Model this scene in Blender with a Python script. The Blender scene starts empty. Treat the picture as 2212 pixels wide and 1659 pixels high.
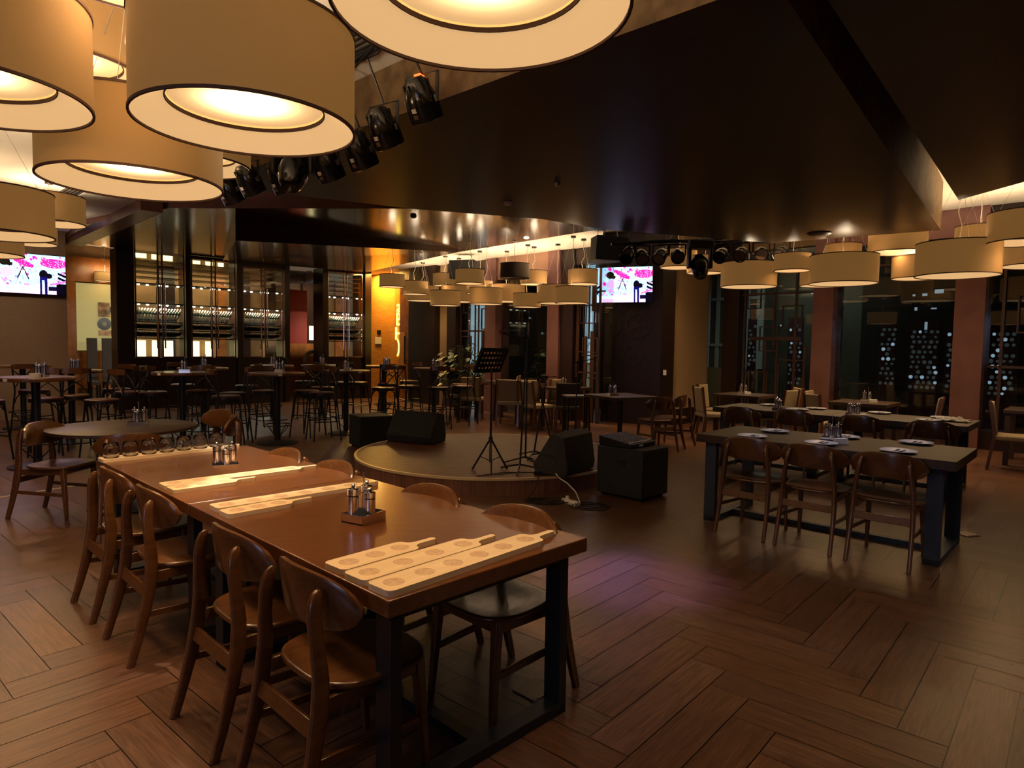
import bpy, bmesh, math, random
from mathutils import Vector, Matrix
from mathutils.geometry import tessellate_polygon
random.seed(7)
PI = math.pi
scn = bpy.context.scene
COL = scn.collection

# ------------------------------------------------------------------ mesh builder
class MB:
    def __init__(s): s.v = []; s.f = []; s.uv = []
    def add(s, vs, fs):
        o = len(s.v); s.v += [tuple(x) for x in vs]; s.f += [tuple(i + o for i in f) for f in fs]; return s
    def box(s, c, size, ax=None):
        ax = ax or (Vector((1, 0, 0)), Vector((0, 1, 0)), Vector((0, 0, 1)))
        c = Vector(c); h = [x / 2 for x in size]
        vs = [c + ax[0] * (i * h[0]) + ax[1] * (j * h[1]) + ax[2] * (k * h[2]) for k in (-1, 1) for j in (-1, 1) for i in (-1, 1)]
        return s.add(vs, [(0, 2, 3, 1), (4, 5, 7, 6), (0, 1, 5, 4), (2, 6, 7, 3), (0, 4, 6, 2), (1, 3, 7, 5)])
    def bar(s, p0, p1, w, h, up=(0, 0, 1), w1=None, h1=None):
        p0 = Vector(p0); p1 = Vector(p1); d = (p1 - p0).normalized(); up = Vector(up)
        x = d.cross(up)
        if x.length < 1e-4: x = d.cross(Vector((0, 1, 0)))
        x.normalize(); y = x.cross(d).normalized()
        w1 = w if w1 is None else w1; h1 = h if h1 is None else h1
        vs = []
        for p, a, b in ((p0, w, h), (p1, w1, h1)):
            vs += [p - x * a / 2 - y * b / 2, p + x * a / 2 - y * b / 2, p + x * a / 2 + y * b / 2, p - x * a / 2 + y * b / 2]
        return s.add(vs, [(0, 3, 2, 1), (4, 5, 6, 7), (0, 1, 5, 4), (1, 2, 6, 5), (2, 3, 7, 6), (3, 0, 4, 7)])
    def tube(s, pts, r, seg=8, cap=True):
        pts = [Vector(p) for p in pts]; n = len(pts)
        rs = r if isinstance(r, (list, tuple)) else [r] * n
        vs = []; fs = []; prev = None
        for i, p in enumerate(pts):
            d = (pts[min(i + 1, n - 1)] - pts[max(i - 1, 0)]).normalized()
            if prev is None:
                x = d.orthogonal().normalized()
            else:
                x = prev - d * prev.dot(d)
                x = x.normalized() if x.length > 1e-6 else d.orthogonal().normalized()
            prev = x; y = d.cross(x)
            vs += [p + (x * math.cos(2 * PI * k / seg) + y * math.sin(2 * PI * k / seg)) * rs[i] for k in range(seg)]
        for i in range(n - 1):
            for k in range(seg):
                a = i * seg + k; b = i * seg + (k + 1) % seg
                fs.append((a, b, b + seg, a + seg))
        if cap: fs += [tuple(reversed(range(seg))), tuple(range((n - 1) * seg, n * seg))]
        return s.add(vs, fs)
    def lathe(s, prof, seg=32, c=(0, 0, 0), M=None, close=False):
        vs = []; fs = []; n = len(prof); c = Vector(c)
        for r, z in prof:
            for k in range(seg):
                p = Vector((r * math.cos(2 * PI * k / seg), r * math.sin(2 * PI * k / seg), z))
                if M: p = M @ p
                vs.append(c + p)
        for i in range(n - 1 if not close else n):
            for k in range(seg):
                a = i * seg + k; b = i * seg + (k + 1) % seg; j = (i + 1) % n
                fs.append((a, b, j * seg + (k + 1) % seg, j * seg + k))
        if not close:
            if prof[0][0] > 1e-5: fs.append(tuple(reversed(range(seg))))
            if prof[-1][0] > 1e-5: fs.append(tuple(range((n - 1) * seg, n * seg)))
        return s.add(vs, fs)
    def prism(s, poly, z0, z1):
        n = len(poly); a = sum(poly[i][0] * poly[(i + 1) % n][1] - poly[(i + 1) % n][0] * poly[i][1] for i in range(n))
        if a < 0: poly = list(reversed(poly))
        zz0 = z0 if isinstance(z0, (list, tuple)) else [z0] * n
        if isinstance(z0, (list, tuple)) and a < 0: zz0 = list(reversed(z0))
        vs = [(p[0], p[1], zz0[i]) for i, p in enumerate(poly)] + [(p[0], p[1], z1) for p in poly]
        fs = [tuple(reversed(range(n))), tuple(range(n, 2 * n))] + [(i, (i + 1) % n, n + (i + 1) % n, n + i) for i in range(n)]
        return s.add(vs, fs)
    def sweep(s, pts, sec):      # pts: list of (pos, xaxis, yaxis, sx, sy); sec: unit 2D loop
        m = len(sec); vs = []; fs = []
        for p, x, y, sx, sy in pts:
            vs += [Vector(p) + Vector(x) * (u * sx) + Vector(y) * (w * sy) for u, w in sec]
        for i in range(len(pts) - 1):
            for k in range(m):
                a = i * m + k; b = i * m + (k + 1) % m
                fs.append((a, b, b + m, a + m))
        fs += [tuple(reversed(range(m))), tuple(range((len(pts) - 1) * m, len(pts) * m))]
        return s.add(vs, fs)
    def build(s, name, mat, parent=None, bev=0, smooth=None, ang=40):
        me = bpy.data.meshes.new(name); me.from_pydata(s.v, [], s.f); me.update()
        bm = bmesh.new(); bm.from_mesh(me); bmesh.ops.recalc_face_normals(bm, faces=bm.faces); bm.to_mesh(me); bm.free()
        me.materials.append(mat)
        if smooth is not False:
            for p in me.polygons: p.use_smooth = True
            me.set_sharp_from_angle(angle=math.radians(ang))
        o = bpy.data.objects.new(name, me); COL.objects.link(o)
        if parent is not None: o.parent = parent
        if bev:
            m = o.modifiers.new('bevel', 'BEVEL'); m.width = bev; m.segments = 2; m.limit_method = 'ANGLE'; m.angle_limit = math.radians(40)
        return o

def empty(name, loc=(0, 0, 0), rz=0):
    o = bpy.data.objects.new(name, None); COL.objects.link(o); o.location = loc; o.rotation_euler = (0, 0, rz); o.empty_display_size = .1
    return o
def tag(o, label, cat, group=None, kind=None):
    o['label'] = label; o['category'] = cat
    if group: o['group'] = group
    if kind: o['kind'] = kind
    return o
def struct(o, label=None):
    o['kind'] = 'structure'
    if label: o['label'] = label; 
    return o
def dup(root, loc, rz=0, label=None, group=None):
    r = root.copy(); COL.objects.link(r); r.location = loc
    r.rotation_euler = (root.rotation_euler[0], root.rotation_euler[1], rz)
    if label: r['label'] = label
    if group: r['group'] = group
    elif 'group' in r: del r['group']
    for ch in list(root.children):
        c = ch.copy(); COL.objects.link(c); c.parent = r
        for g in ch.children:
            d = g.copy(); COL.objects.link(d); d.parent = c
    return r
class Proto:
    """first placement uses the built thing itself, later ones are copies"""
    def __init__(s, o): s.o = o; s.used = False
    def put(s, loc, rz=0, label=None, group=None):
        if not s.used:
            s.used = True; o = s.o; o.location = loc; o.rotation_euler = (o.rotation_euler[0], o.rotation_euler[1], rz)
            if label: o['label'] = label
            if group: o['group'] = group
            return o
        return dup(s.o, loc, rz, label, group)

# ------------------------------------------------------------------ materials
def nm(name):
    m = bpy.data.materials.new(name); m.use_nodes = True
    nt = m.node_tree; b = nt.nodes['Principled BSDF']
    return m, nt, b
def mat(name, col, rough=.5, metal=0, spec=.5, var=0, scale=20, bump=0, coat=0, emit=None, es=0, stretch=(1, 1, 1), col2=None, detail=3):
    m, nt, b = nm(name); L = nt.links
    b.inputs['Base Color'].default_value = (*col, 1); b.inputs['Roughness'].default_value = rough
    b.inputs['Metallic'].default_value = metal; b.inputs['Specular IOR Level'].default_value = spec
    b.inputs['Coat Weight'].default_value = coat; b.inputs['Coat Roughness'].default_value = .15
    if emit: b.inputs['Emission Color'].default_value = (*emit, 1); b.inputs['Emission Strength'].default_value = es
    if var or col2 or bump:
        tc = nt.nodes.new('ShaderNodeTexCoord'); mp = nt.nodes.new('ShaderNodeMapping'); mp.inputs['Scale'].default_value = stretch
        nz = nt.nodes.new('ShaderNodeTexNoise'); nz.inputs['Scale'].default_value = scale; nz.inputs['Detail'].default_value = detail
        L.new(tc.outputs['Object'], mp.inputs[0]); L.new(mp.outputs[0], nz.inputs['Vector'])
        if var or col2:
            rp = nt.nodes.new('ShaderNodeValToRGB'); c2 = col2 or tuple(x * (1 - var) for x in col); c1 = col if col2 else tuple(min(1, x * (1 + var)) for x in col)
            rp.color_ramp.elements[0].position = .35; rp.color_ramp.elements[1].position = .65
            rp.color_ramp.elements[0].color = (*c2, 1); rp.color_ramp.elements[1].color = (*c1, 1)
            L.new(nz.outputs['Fac'], rp.inputs[0]); L.new(rp.outputs[0], b.inputs['Base Color'])
        if bump:
            bp = nt.nodes.new('ShaderNodeBump'); bp.inputs['Strength'].default_value = bump; bp.inputs['Distance'].default_value = .002
            L.new(nz.outputs['Fac'], bp.inputs['Height']); L.new(bp.outputs[0], b.inputs['Normal'])
    return m
def wood(name, c1, c2, rough=.35, stretch=(30, 2, 30), scale=1.6, coat=0, spec=.5):
    return mat(name, c1, rough, col2=c2, stretch=stretch, scale=scale, detail=5, coat=coat, bump=.05, spec=spec)
def emis(name, col, s):
    m, nt, b = nm(name); b.inputs['Base Color'].default_value = (*[x * .5 for x in col], 1)
    b.inputs['Emission Color'].default_value = (*col, 1); b.inputs['Emission Strength'].default_value = s
    return m
def glassy(name, tint=(.9, .95, .95), refl=.12, rough=.02):
    m = bpy.data.materials.new(name); m.use_nodes = True; nt = m.node_tree; nt.nodes.clear(); L = nt.links
    o = nt.nodes.new('ShaderNodeOutputMaterial'); mx = nt.nodes.new('ShaderNodeMixShader'); t = nt.nodes.new('ShaderNodeBsdfTransparent'); g = nt.nodes.new('ShaderNodeBsdfGlossy')
    fr = nt.nodes.new('ShaderNodeLayerWeight'); fr.inputs[0].default_value = .35
    mm = nt.nodes.new('ShaderNodeMath'); mm.operation = 'MULTIPLY_ADD'; mm.inputs[1].default_value = .5; mm.inputs[2].default_value = refl * .5
    L.new(fr.outputs['Fresnel'], mm.inputs[0])
    t.inputs[0].default_value = (*tint, 1); g.inputs['Roughness'].default_value = rough
    L.new(mm.outputs[0], mx.inputs[0]); L.new(t.outputs[0], mx.inputs[1]); L.new(g.outputs[0], mx.inputs[2]); L.new(mx.outputs[0], o.inputs[0])
    return m

M = {}
M['chairwood'] = wood('chair_wood', (.135, .052, .015), (.088, .032, .0095), .30, coat=.4)
M['tablewood'] = wood('table_wood', (.155, .053, .0150), (.112, .037, .0105), .30, stretch=(4, 26, 26), coat=.3)
M['darktable'] = wood('dark_table_wood', (.050, .026, .017), (.034, .018, .012), .42, stretch=(4, 26, 26))
M['steel_black'] = mat('black_powder_steel', (.010, .012, .016), .45)
M['steel_blue'] = mat('slate_blue_steel', (.022, .034, .060), .5)
M['board'] = wood('light_beech', (.88, .68, .44), (.80, .59, .36), .5, stretch=(3, 30, 30))
M['boardrecess'] = wood('light_beech_recess', (.74, .50, .31), (.56, .36, .22), .5, stretch=(30, 30, 30), scale=2.5)  # end-grain recess, darkened to put its shade into the colour
M['chrome'] = mat('polished_steel', (.88, .88, .92), .16, metal=1)
M['chromed'] = mat('dark_steel_band', (.05, .05, .055), .3, metal=1)
M['glass'] = None
M['soffit'] = wood('dark_soffit_wood', (.027, .0110, .0038), (.019, .0076, .0026), .34, stretch=(2, 14, 14), spec=.32)
M['soffit2'] = wood('lacquered_soffit_wood', (.050, .026, .012), (.036, .019, .0085), .17, stretch=(2, 14, 14), coat=.35)
M['soffitface'] = mat('soffit_side_veneer', (.24, .115, .085), .30, var=.15, scale=4)  # side veneer, brightened to put light on the panel faces into the colour
M['soffittan'] = mat('soffit_side_tan', (.20, .125, .055), .6, var=.25, scale=9)
M['darkwall'] = wood('dark_panel_wood', (.020, .0085, .0065), (.013, .006, .005), .32, stretch=(20, 20, 2))
M['white'] = mat('white_ceiling_plaster', (.80, .75, .66), .8, var=.03, scale=3)
M['beige'] = mat('beige_wall_cloth', (.30, .20, .105), .85, var=.1, scale=60)
M['taupe'] = mat('taupe_wall_paper', (.19, .115, .065), .8, var=.08, scale=50)
M['copper'] = mat('copper_clad_panel', (.20, .098, .092), .24, metal=.4, var=.1, scale=3)
M['copperlit'] = mat('lit_copper_panel', (.40, .23, .16), .3, metal=.4, var=.1, scale=3)  # lighter copy of the copper, paints light onto the lintel
M['amberwood'] = wood('amber_veneer', (.62, .27, .055), (.50, .20, .035), .45, stretch=(3, 3, 24), scale=1.2)
M['amberpanel'] = mat('amber_panel', (.55, .22, .03), .4, var=.1, scale=5)
M['rustpanel'] = mat('rust_door', (.30, .10, .02), .35, var=.2, scale=6)
M['lattice'] = wood('lattice_wood', (.050, .022, .014), (.034, .015, .010), .4)
M['pane'] = glassy('window_glass', (.78, .82, .80), .08)
M['clearpane'] = glassy('cabinet_glass', (.93, .95, .93), .05)
M['greenpane'] = glassy('green_tinted_glass', (.35, .45, .30), .12)
M['black'] = mat('matte_black', (.006, .006, .007), .55)
M['spkr'] = mat('speaker_black', (.009, .010, .011), .75, bump=.4, scale=400)
M['spkrgrey'] = mat('speaker_worn_black', (.022, .019, .016), .8, var=.3, scale=30)
M['blackgloss'] = mat('gloss_black_housing', (.008, .008, .009), .15)
M['shade'] = None
M['cord'] = mat('white_cord', (.75, .72, .66), .6)
M['wire'] = mat('steel_wire', (.5, .5, .5), .35, metal=1)
M['whiteplastic'] = mat('white_plastic', (.78, .76, .74), .4)
M['plate'] = mat('white_porcelain', (.66, .64, .68), .2)
M['paper'] = mat('white_paper', (.72, .70, .68), .7)
M['napkin'] = mat('white_cloth', (.72, .66, .58), .9)
M['cutlery'] = mat('dark_cutlery', (.06, .05, .045), .25, metal=.8)
M['cane'] = mat('stool_seat_wood', (.085, .024, .012), .35, var=.15, scale=12)
M['iron'] = mat('dark_iron', (.014, .014, .018), .4, metal=.3)
M['uphol'] = mat('beige_upholstery', (.27, .21, .13), .85, var=.08, scale=80)
M['greyup'] = mat('brown_upholstery', (.05, .035, .028), .8)
M['stagewood'] = None
M['brass'] = mat('brass_strip', (.70, .54, .34), .4, metal=.3)
M['bottle'] = mat('dark_bottle_glass', (.010, .016, .008), .06, coat=.6, spec=1)
M['label'] = mat('bottle_label', (.70, .62, .42), .5)
M['foil'] = mat('bottle_foil', (.75, .66, .46), .3, metal=.3)
M['leaf'] = mat('plant_leaf', (.014, .036, .008), .35, var=.3, scale=15)
M['stem'] = mat('plant_stem', (.04, .03, .012), .7)
M['pot'] = mat('dark_pot', (.02, .015, .012), .5)
M['duct'] = mat('galvanised_duct', (.24, .21, .18), .55, metal=.3, var=.3, scale=14)
M['red'] = mat('red_wall_panel', (.26, .020, .006), .7)
M['vinyl'] = mat('vinyl_record', (.012, .014, .014), .3)
M['vlabel'] = mat('record_label', (.45, .05, .03), .5)
M['sleeve'] = mat('record_sleeve', (.35, .20, .10), .6, col2=(.55, .33, .20), scale=9)
M['sleeve2'] = mat('record_sleeve_dark', (.10, .06, .035), .6, col2=(.35, .22, .13), scale=7)
M['yellowlit'] = emis('backlit_yellow_panel', (1, .86, .40), 2.4)
M['greenlit'] = emis('backlit_olive_panel', (.52, .44, .17), .42)
M['tanback'] = mat('tan_back_wall', (.24, .135, .055), .6, var=.15, scale=2)
M['rail'] = mat('bright_metal_rail', (.75, .68, .58), .2, metal=1)
M['leds'] = emis('small_downlight', (1, .92, .75), 12)
M['neon'] = emis('neon_tube_yellow', (1, .80, .12), 3.5)
M['redled'] = emis('red_led_display', (1, .06, .01), 6)
M['lens'] = mat('lamp_lens', (.30, .28, .30), .1, metal=.6)
M['skyroom'] = mat('pale_facade', (.42, .50, .54), .7)
M['discs'] = emis('backlit_screen_disc', (.45, .55, .60), .05)
M['discs2'] = emis('bright_screen_disc', (.62, .80, 1), .40)
M['perfpanel'] = mat('perforated_red_panel', (.045, .010, .012), .6)
M['floorplate'] = mat('worn_metal_plate', (.20, .15, .11), .4, metal=.4)
M['vent'] = mat('vent_slats', (.10, .08, .07), .6)
M['knob'] = mat('grey_knob', (.30, .28, .28), .5)

def glass_mat():
    m, nt, b = nm('tumbler_glass'); b.inputs['Base Color'].default_value = (1, 1, 1, 1); b.inputs['Transmission Weight'].default_value = 1
    b.inputs['Roughness'].default_value = 0; b.inputs['IOR'].default_value = 1.45; return m
M['glass'] = glass_mat()

def shade_mat(es):
    m, nt, b = nm('lamp_shade_fabric'); L = nt.links
    tc = nt.nodes.new('ShaderNodeTexCoord'); mp = nt.nodes.new('ShaderNodeMapping'); mp.inputs['Scale'].default_value = (8, 8, 160)
    nz = nt.nodes.new('ShaderNodeTexNoise'); nz.inputs['Scale'].default_value = 3
    L.new(tc.outputs['Object'], mp.inputs[0]); L.new(mp.outputs[0], nz.inputs['Vector'])
    rp = nt.nodes.new('ShaderNodeValToRGB'); rp.color_ramp.elements[0].color = (.20, .112, .040, 1); rp.color_ramp.elements[1].color = (.25, .142, .052, 1)
    L.new(nz.outputs['Fac'], rp.inputs[0]); L.new(rp.outputs[0], b.inputs['Base Color'])
    b.inputs['Roughness'].default_value = .85
    b.inputs['Emission Color'].default_value = (1, .47, .12, 1); b.inputs['Emission Strength'].default_value = es
    return m
M['shade'] = shade_mat(.125)
M['shadeoff'] = mat('unlit_lamp_shade', (.16, .12, .075), .85)
M['rim'] = mat('shade_rim_binding', (.05, .018, .012), .7)
def diffuser_mat():
    m, nt, b = nm('lamp_diffuser'); L = nt.links; N = nt.nodes
    tc = N.new('ShaderNodeTexCoord'); sp = N.new('ShaderNodeSeparateXYZ'); L.new(tc.outputs['Object'], sp.inputs[0])
    cb = N.new('ShaderNodeCombineXYZ'); L.new(sp.outputs[0], cb.inputs[0]); L.new(sp.outputs[1], cb.inputs[1])
    ln = N.new('ShaderNodeVectorMath'); ln.operation = 'LENGTH'; L.new(cb.outputs[0], ln.inputs[0])
    g = N.new('ShaderNodeMath'); g.operation = 'DIVIDE'; g.inputs[1].default_value = .125; L.new(ln.outputs['Value'], g.inputs[0])
    p = N.new('ShaderNodeMath'); p.operation = 'POWER'; p.inputs[1].default_value = 2; L.new(g.outputs[0], p.inputs[0])
    n = N.new('ShaderNodeMath'); n.operation = 'MULTIPLY'; n.inputs[1].default_value = -1; L.new(p.outputs[0], n.inputs[0])
    e = N.new('ShaderNodeMath'); e.operation = 'EXPONENT'; L.new(n.outputs[0], e.inputs[0])
    mx = N.new('ShaderNodeMath'); mx.operation = 'MULTIPLY_ADD'; mx.inputs[1].default_value = 14.0; mx.inputs[2].default_value = .60; L.new(e.outputs[0], mx.inputs[0])
    b.inputs['Base Color'].default_value = (.6, .45, .25, 1); b.inputs['Emission Color'].default_value = (1, .60, .25, 1)
    L.new(mx.outputs[0], b.inputs['Emission Strength'])
    return m
M['diffuser'] = diffuser_mat()
M['annulus'] = emis('lamp_ring_diffuser', (1, .60, .26), .60); M['annulus'].node_tree.nodes['Principled BSDF'].inputs['Base Color'].default_value = (.45, .33, .2, 1)

def floor_mat():
    m, nt, b = nm('wood_plank_tile'); L = nt.links; N = nt.nodes
    at = N.new('ShaderNodeAttribute'); at.attribute_name = 'Col'
    uv = N.new('ShaderNodeUVMap'); mp = N.new('ShaderNodeMapping'); mp.inputs['Scale'].default_value = (1.3, 16, 1); L.new(uv.outputs[0], mp.inputs[0])
    nz = N.new('ShaderNodeTexNoise'); nz.inputs['Scale'].default_value = 3.5; nz.inputs['Detail'].default_value = 6; nz.inputs['Distortion'].default_value = 1.2; L.new(mp.outputs[0], nz.inputs['Vector'])
    rp = N.new('ShaderNodeValToRGB'); rp.color_ramp.elements[0].position = .35; rp.color_ramp.elements[1].position = .68
    rp.color_ramp.elements[0].color = (.55, .50, .46, 1); rp.color_ramp.elements[1].color = (1.1, 1.1, 1.1, 1); L.new(nz.outputs['Fac'], rp.inputs[0])
    mu = N.new('ShaderNodeMix'); mu.data_type = 'RGBA'; mu.blend_type = 'MULTIPLY'; mu.inputs[0].default_value = 1
    L.new(at.outputs['Color'], mu.inputs[6]); L.new(rp.outputs[0], mu.inputs[7]); L.new(mu.outputs[2], b.inputs['Base Color'])
    rr = N.new('ShaderNodeMapRange'); rr.inputs[3].default_value = .24; rr.inputs[4].default_value = .38; L.new(nz.outputs['Fac'], rr.inputs[0]); L.new(rr.outputs[0], b.inputs['Roughness'])
    bp = N.new('ShaderNodeBump'); bp.inputs['Strength'].default_value = .035; bp.inputs['Distance'].default_value = .0006; L.new(nz.outputs['Fac'], bp.inputs['Height']); L.new(bp.outputs[0], b.inputs['Normal'])
    return m
M['floor'] = floor_mat()
M['grout'] = mat('dark_grout', (.012, .008, .006), .8)
M['stagewood'] = wood('stage_top_wood', (.17, .060, .028), (.07, .024, .011), .42, stretch=(2, 14, 14), scale=2, spec=.3)
M['stageside'] = wood('stage_side_laminate', (.20, .10, .075), (.11, .045, .035), .28, stretch=(24, 24, 1), scale=1.5)
def screen_mat():
    m, nt, b = nm('tv_picture'); at = nt.nodes.new('ShaderNodeAttribute'); at.attribute_name = 'Col'
    b.inputs['Base Color'].default_value = (.01, .01, .01, 1); b.inputs['Roughness'].default_value = .2
    nt.links.new(at.outputs['Color'], b.inputs['Emission Color']); b.inputs['Emission Strength'].default_value = 2.0
    return m
M['screen'] = screen_mat()

# ------------------------------------------------------------------ setting
def frame(P0, D):
    P0 = Vector((P0[0], P0[1], 0)); d = Vector((D[0], D[1], 0)).normalized()
    return P0, d
def away(d, sgn): return Vector((-d.y, d.x, 0)) * sgn
class Line:
    """a wall line: t metres along it, o metres behind its room face"""
    def __init__(s, P0, D, sgn): s.P, s.d = frame(P0, D); s.n = away(s.d, sgn); s.rz = math.atan2(s.d.y, s.d.x)
    def pt(s, t, z=0, o=0): v = s.P + s.d * t + s.n * o; return Vector((v.x, v.y, z))
    def box(s, t0, t1, z0, z1, o0, o1, mb=None):
        mb = mb or MB(); c = s.pt((t0 + t1) / 2, (z0 + z1) / 2, (o0 + o1) / 2)
        return mb.box(c, (abs(t1 - t0), abs(o1 - o0), z1 - z0), (s.d, s.n, Vector((0, 0, 1))))
CB = Line((-8.35, 14.5), (4.2, 3.9), 1)      # wine cabinets
BK = Line((-4.25, 19.1), (.7, -.715), 1)     # rear wall
RT = Line((4.15, 14.0), (.69, -.72), 1)      # right window wall
GB = Line((3.26, 13.1), (.65, .72), 1)       # beige wall
KC = Line((1.83, 13.46), (1.12, -.46), 1)    # dark gear column
TW = Line((-9.0, 12.6), (.72, .69), 1)       # wall with the left tv

def build_floor():
    W = .18; n = 5; ang = math.radians(49); ca, sa = math.cos(ang), math.sin(ang); g = .0022
    vs = []; fs = []; cols = []; uvs = []
    def pl(x0, y0, w, h, horiz):
        cx, cy = x0 + w / 2, y0 + h / 2
        X = cx * ca - cy * sa; Y = cx * sa + cy * ca + 9
        if not (-13.2 < X < 10.5 and -3.2 < Y < 20.5): return
        o = len(vs)
        for a, c in ((x0 + g, y0 + g), (x0 + w - g, y0 + g), (x0 + w - g, y0 + h - g), (x0 + g, y0 + h - g)):
            vs.append((a * ca - c * sa, a * sa + c * ca + 9, 0))
        fs.append((o, o + 1, o + 2, o + 3))
        k = random.uniform(.78, 1.18); wv = random.uniform(-.12, .12)
        cols.append((.150 * k * (1 + wv * .3), .073 * k, .043 * k * (1 - wv), 1))
        ou, ov = random.uniform(0, 30), random.uniform(0, 30)
        if horiz: uvs.append([(ou, ov), (ou + w, ov), (ou + w, ov + h), (ou, ov + h)])
        else: uvs.append([(ou, ov + w), (ou, ov), (ou + h, ov), (ou + h, ov + w)])
    R = 95
    for y in range(-R, R):
        for x in range(-R, R):
            if (x - y) % (2 * n) == 0: pl(x * W, y * W, n * W, W, True)
            elif (x - y) % (2 * n) == 2 * n - 1: pl(x * W, y * W, W, n * W, False)
    o = len(vs); vs += [(-13.5, -3.5, -.003), (10.8, -3.5, -.003), (10.8, 20.8, -.003), (-13.5, 20.8, -.003)]
    fs.append((o, o + 1, o + 2, o + 3)); cols.append((.012, .008, .006, 1)); uvs.append([(0, 0)] * 4)
    me = bpy.data.meshes.new('floor'); me.from_pydata(vs, [], fs)
    ca_ = me.color_attributes.new('Col', 'FLOAT_COLOR', 'CORNER'); ul = me.uv_layers.new(name='UVMap')
    i = 0
    for c, u in zip(cols, uvs):
        for k in range(4): ca_.data[i].color = c; ul.data[i].uv = u[k]; i += 1
    me.materials.append(M['floor']); ob = bpy.data.objects.new('floor', me); COL.objects.link(ob); struct(ob)
build_floor()

# ceiling: raised white plaster field, lower white field at the rear, lacquered dark panels hung below
cw = MB().prism([(-13.4, -3.4), (10.6, -3.4), (10.6, 9.0), (8.4, 10.0), (4.6, 14.5), (1.75, 14.4), (1.5, 11.05), (-3.7, 19.6), (-12, 19.9), (-13.4, 12)], 3.85, 3.95)
struct(cw.build('ceiling', M['white'], smooth=False))
struct(MB().prism([(1.75, 14.4), (1.5, 10.95), (-3.95, 17.5), (-4.4, 19.6), (-3.4, 20.0)], 3.52, 3.95).build('ceiling_rear', M['white'], smooth=False))
struct(MB().prism([(1.3, 2.90), (-3.30, 7.14), (-5.17, 9.90), (-7.53, 11.50), (-9.05, 13.36), (-13.3, 13.2), (-13.3, -3.3), (1.3, -3.3)], 3.58, 3.66).build('ceiling_left', M['white'], smooth=False))
def panel(name, poly, z0, z1, top, face, sidemat, tanedges=()):
    b = MB().prism(poly, z0, z1).build(name, face, smooth=False); b.data.materials.append(sidemat); b.data.materials.append(M['soffittan'])
    for p in b.data.polygons:
        if abs(p.normal.z) < .3: p.material_index = 1
    struct(b); return b
L1 = panel('ceiling_stage_panel', [(.95, 3.23), (-3.30, 7.12), (-1.21, 8.22), (.35, 8.72), (1.23, 9.40), (4.01, 10.38), (5.81, 9.07), (1.0, 2.86)], 3.2, 3.849, None, M['soffit'], M['soffittan'])
L1b = panel('ceiling_side_panel', [(4.84, 7.28), (1.47, 3.22), (.4, 1.9), (6.5, -2.5), (8.5, 1.0), (4.95, 6.25)], 3.2, 3.849, None, M['soffit'], M['soffitface'])
L2 = panel('ceiling_rear_panel', [(-5.15, 9.92), (1.0, 9.50), (1.46, 11.08), (-3.83, 17.13), (-4.15, 18.35), (-8.65, 14.2), (-9.03, 13.34), (-7.51, 11.53)], 3.5, 3.849, None, M['soffit2'], M['soffitface'])
struct(MB().prism([(-4.52, 10.78), (-1.16, 13.62), (-4.05, 18.1), (-6.9, 15.7)], [3.17, 3.43, 3.47, 3.44], 3.499).build('ceiling_wedge_panel', M['soffit2'], smooth=False))
# stepped trim along the raised field near the rear panel
n_ = Vector((-.70, .714, 0)); e_ = Vector((-.714, -.70, 0))
def strip(name, p0, length, w, z0, z1, m, off=0):
    a = Vector((p0[0], p0[1], 0)) + e_ * off; b = a + n_ * length; c = b + e_ * w; d = a + e_ * w
    return struct(MB().prism([(q.x, q.y) for q in (a, b, c, d)], z0, z1).build(name, m, smooth=False))
strip('trim_2', (-5.17, 9.90), 5.2, .30, 3.42, 3.58, M['soffitface'], .05)

# linear air vent in the white ceiling
v = empty('ceiling_vent'); tag(v, 'long dark slatted air vent set in the white ceiling', 'vent')
a = Vector((-1.05, 4.55, 3.574)); fr = MB(); sl = MB(); vd = Vector((-.735, .677, 0)); vn = Vector((-.677, -.735, 0)); Z3 = Vector((0, 0, 1))
for k in range(5): sl.box(a + vd * 3.6 + vn * (.05 * k - .1), (7.4, .016, .02), (vd, vn, Z3))
for q_ in (-.14, .14): fr.box(a + vd * 3.6 + vn * q_, (7.4, .02, .024), (vd, vn, Z3))
MB().box(a + vd * 3.6 + Vector((0, 0, .004)), (7.4, .26, .004), (vd, vn, Z3)).build('vent_back', M['black'], v)
fr.build('vent_frame', M['whiteplastic'], v); sl.build('vent_slats', M['vent'], v)

def wall(name, mb, m): return struct(mb.build(name, m, smooth=False))
# enclosing shell behind and beside the camera
wall('wall_left', MB().box((-13.3, 4.5, 2), (.2, 15.5, 4)), M['taupe'])
wall('wall_near', MB().box((-1.4, -3.3, 2), (24, .2, 4)), M['taupe'])
wall('wall_right', MB().box((10.5, 2.0, 2), (.2, 10.8, 4)), M['darkwall'])
wall('wall_tv', TW.box(-6.4, .41, 0, 3.85, 0, .25), M['taupe'])
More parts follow.
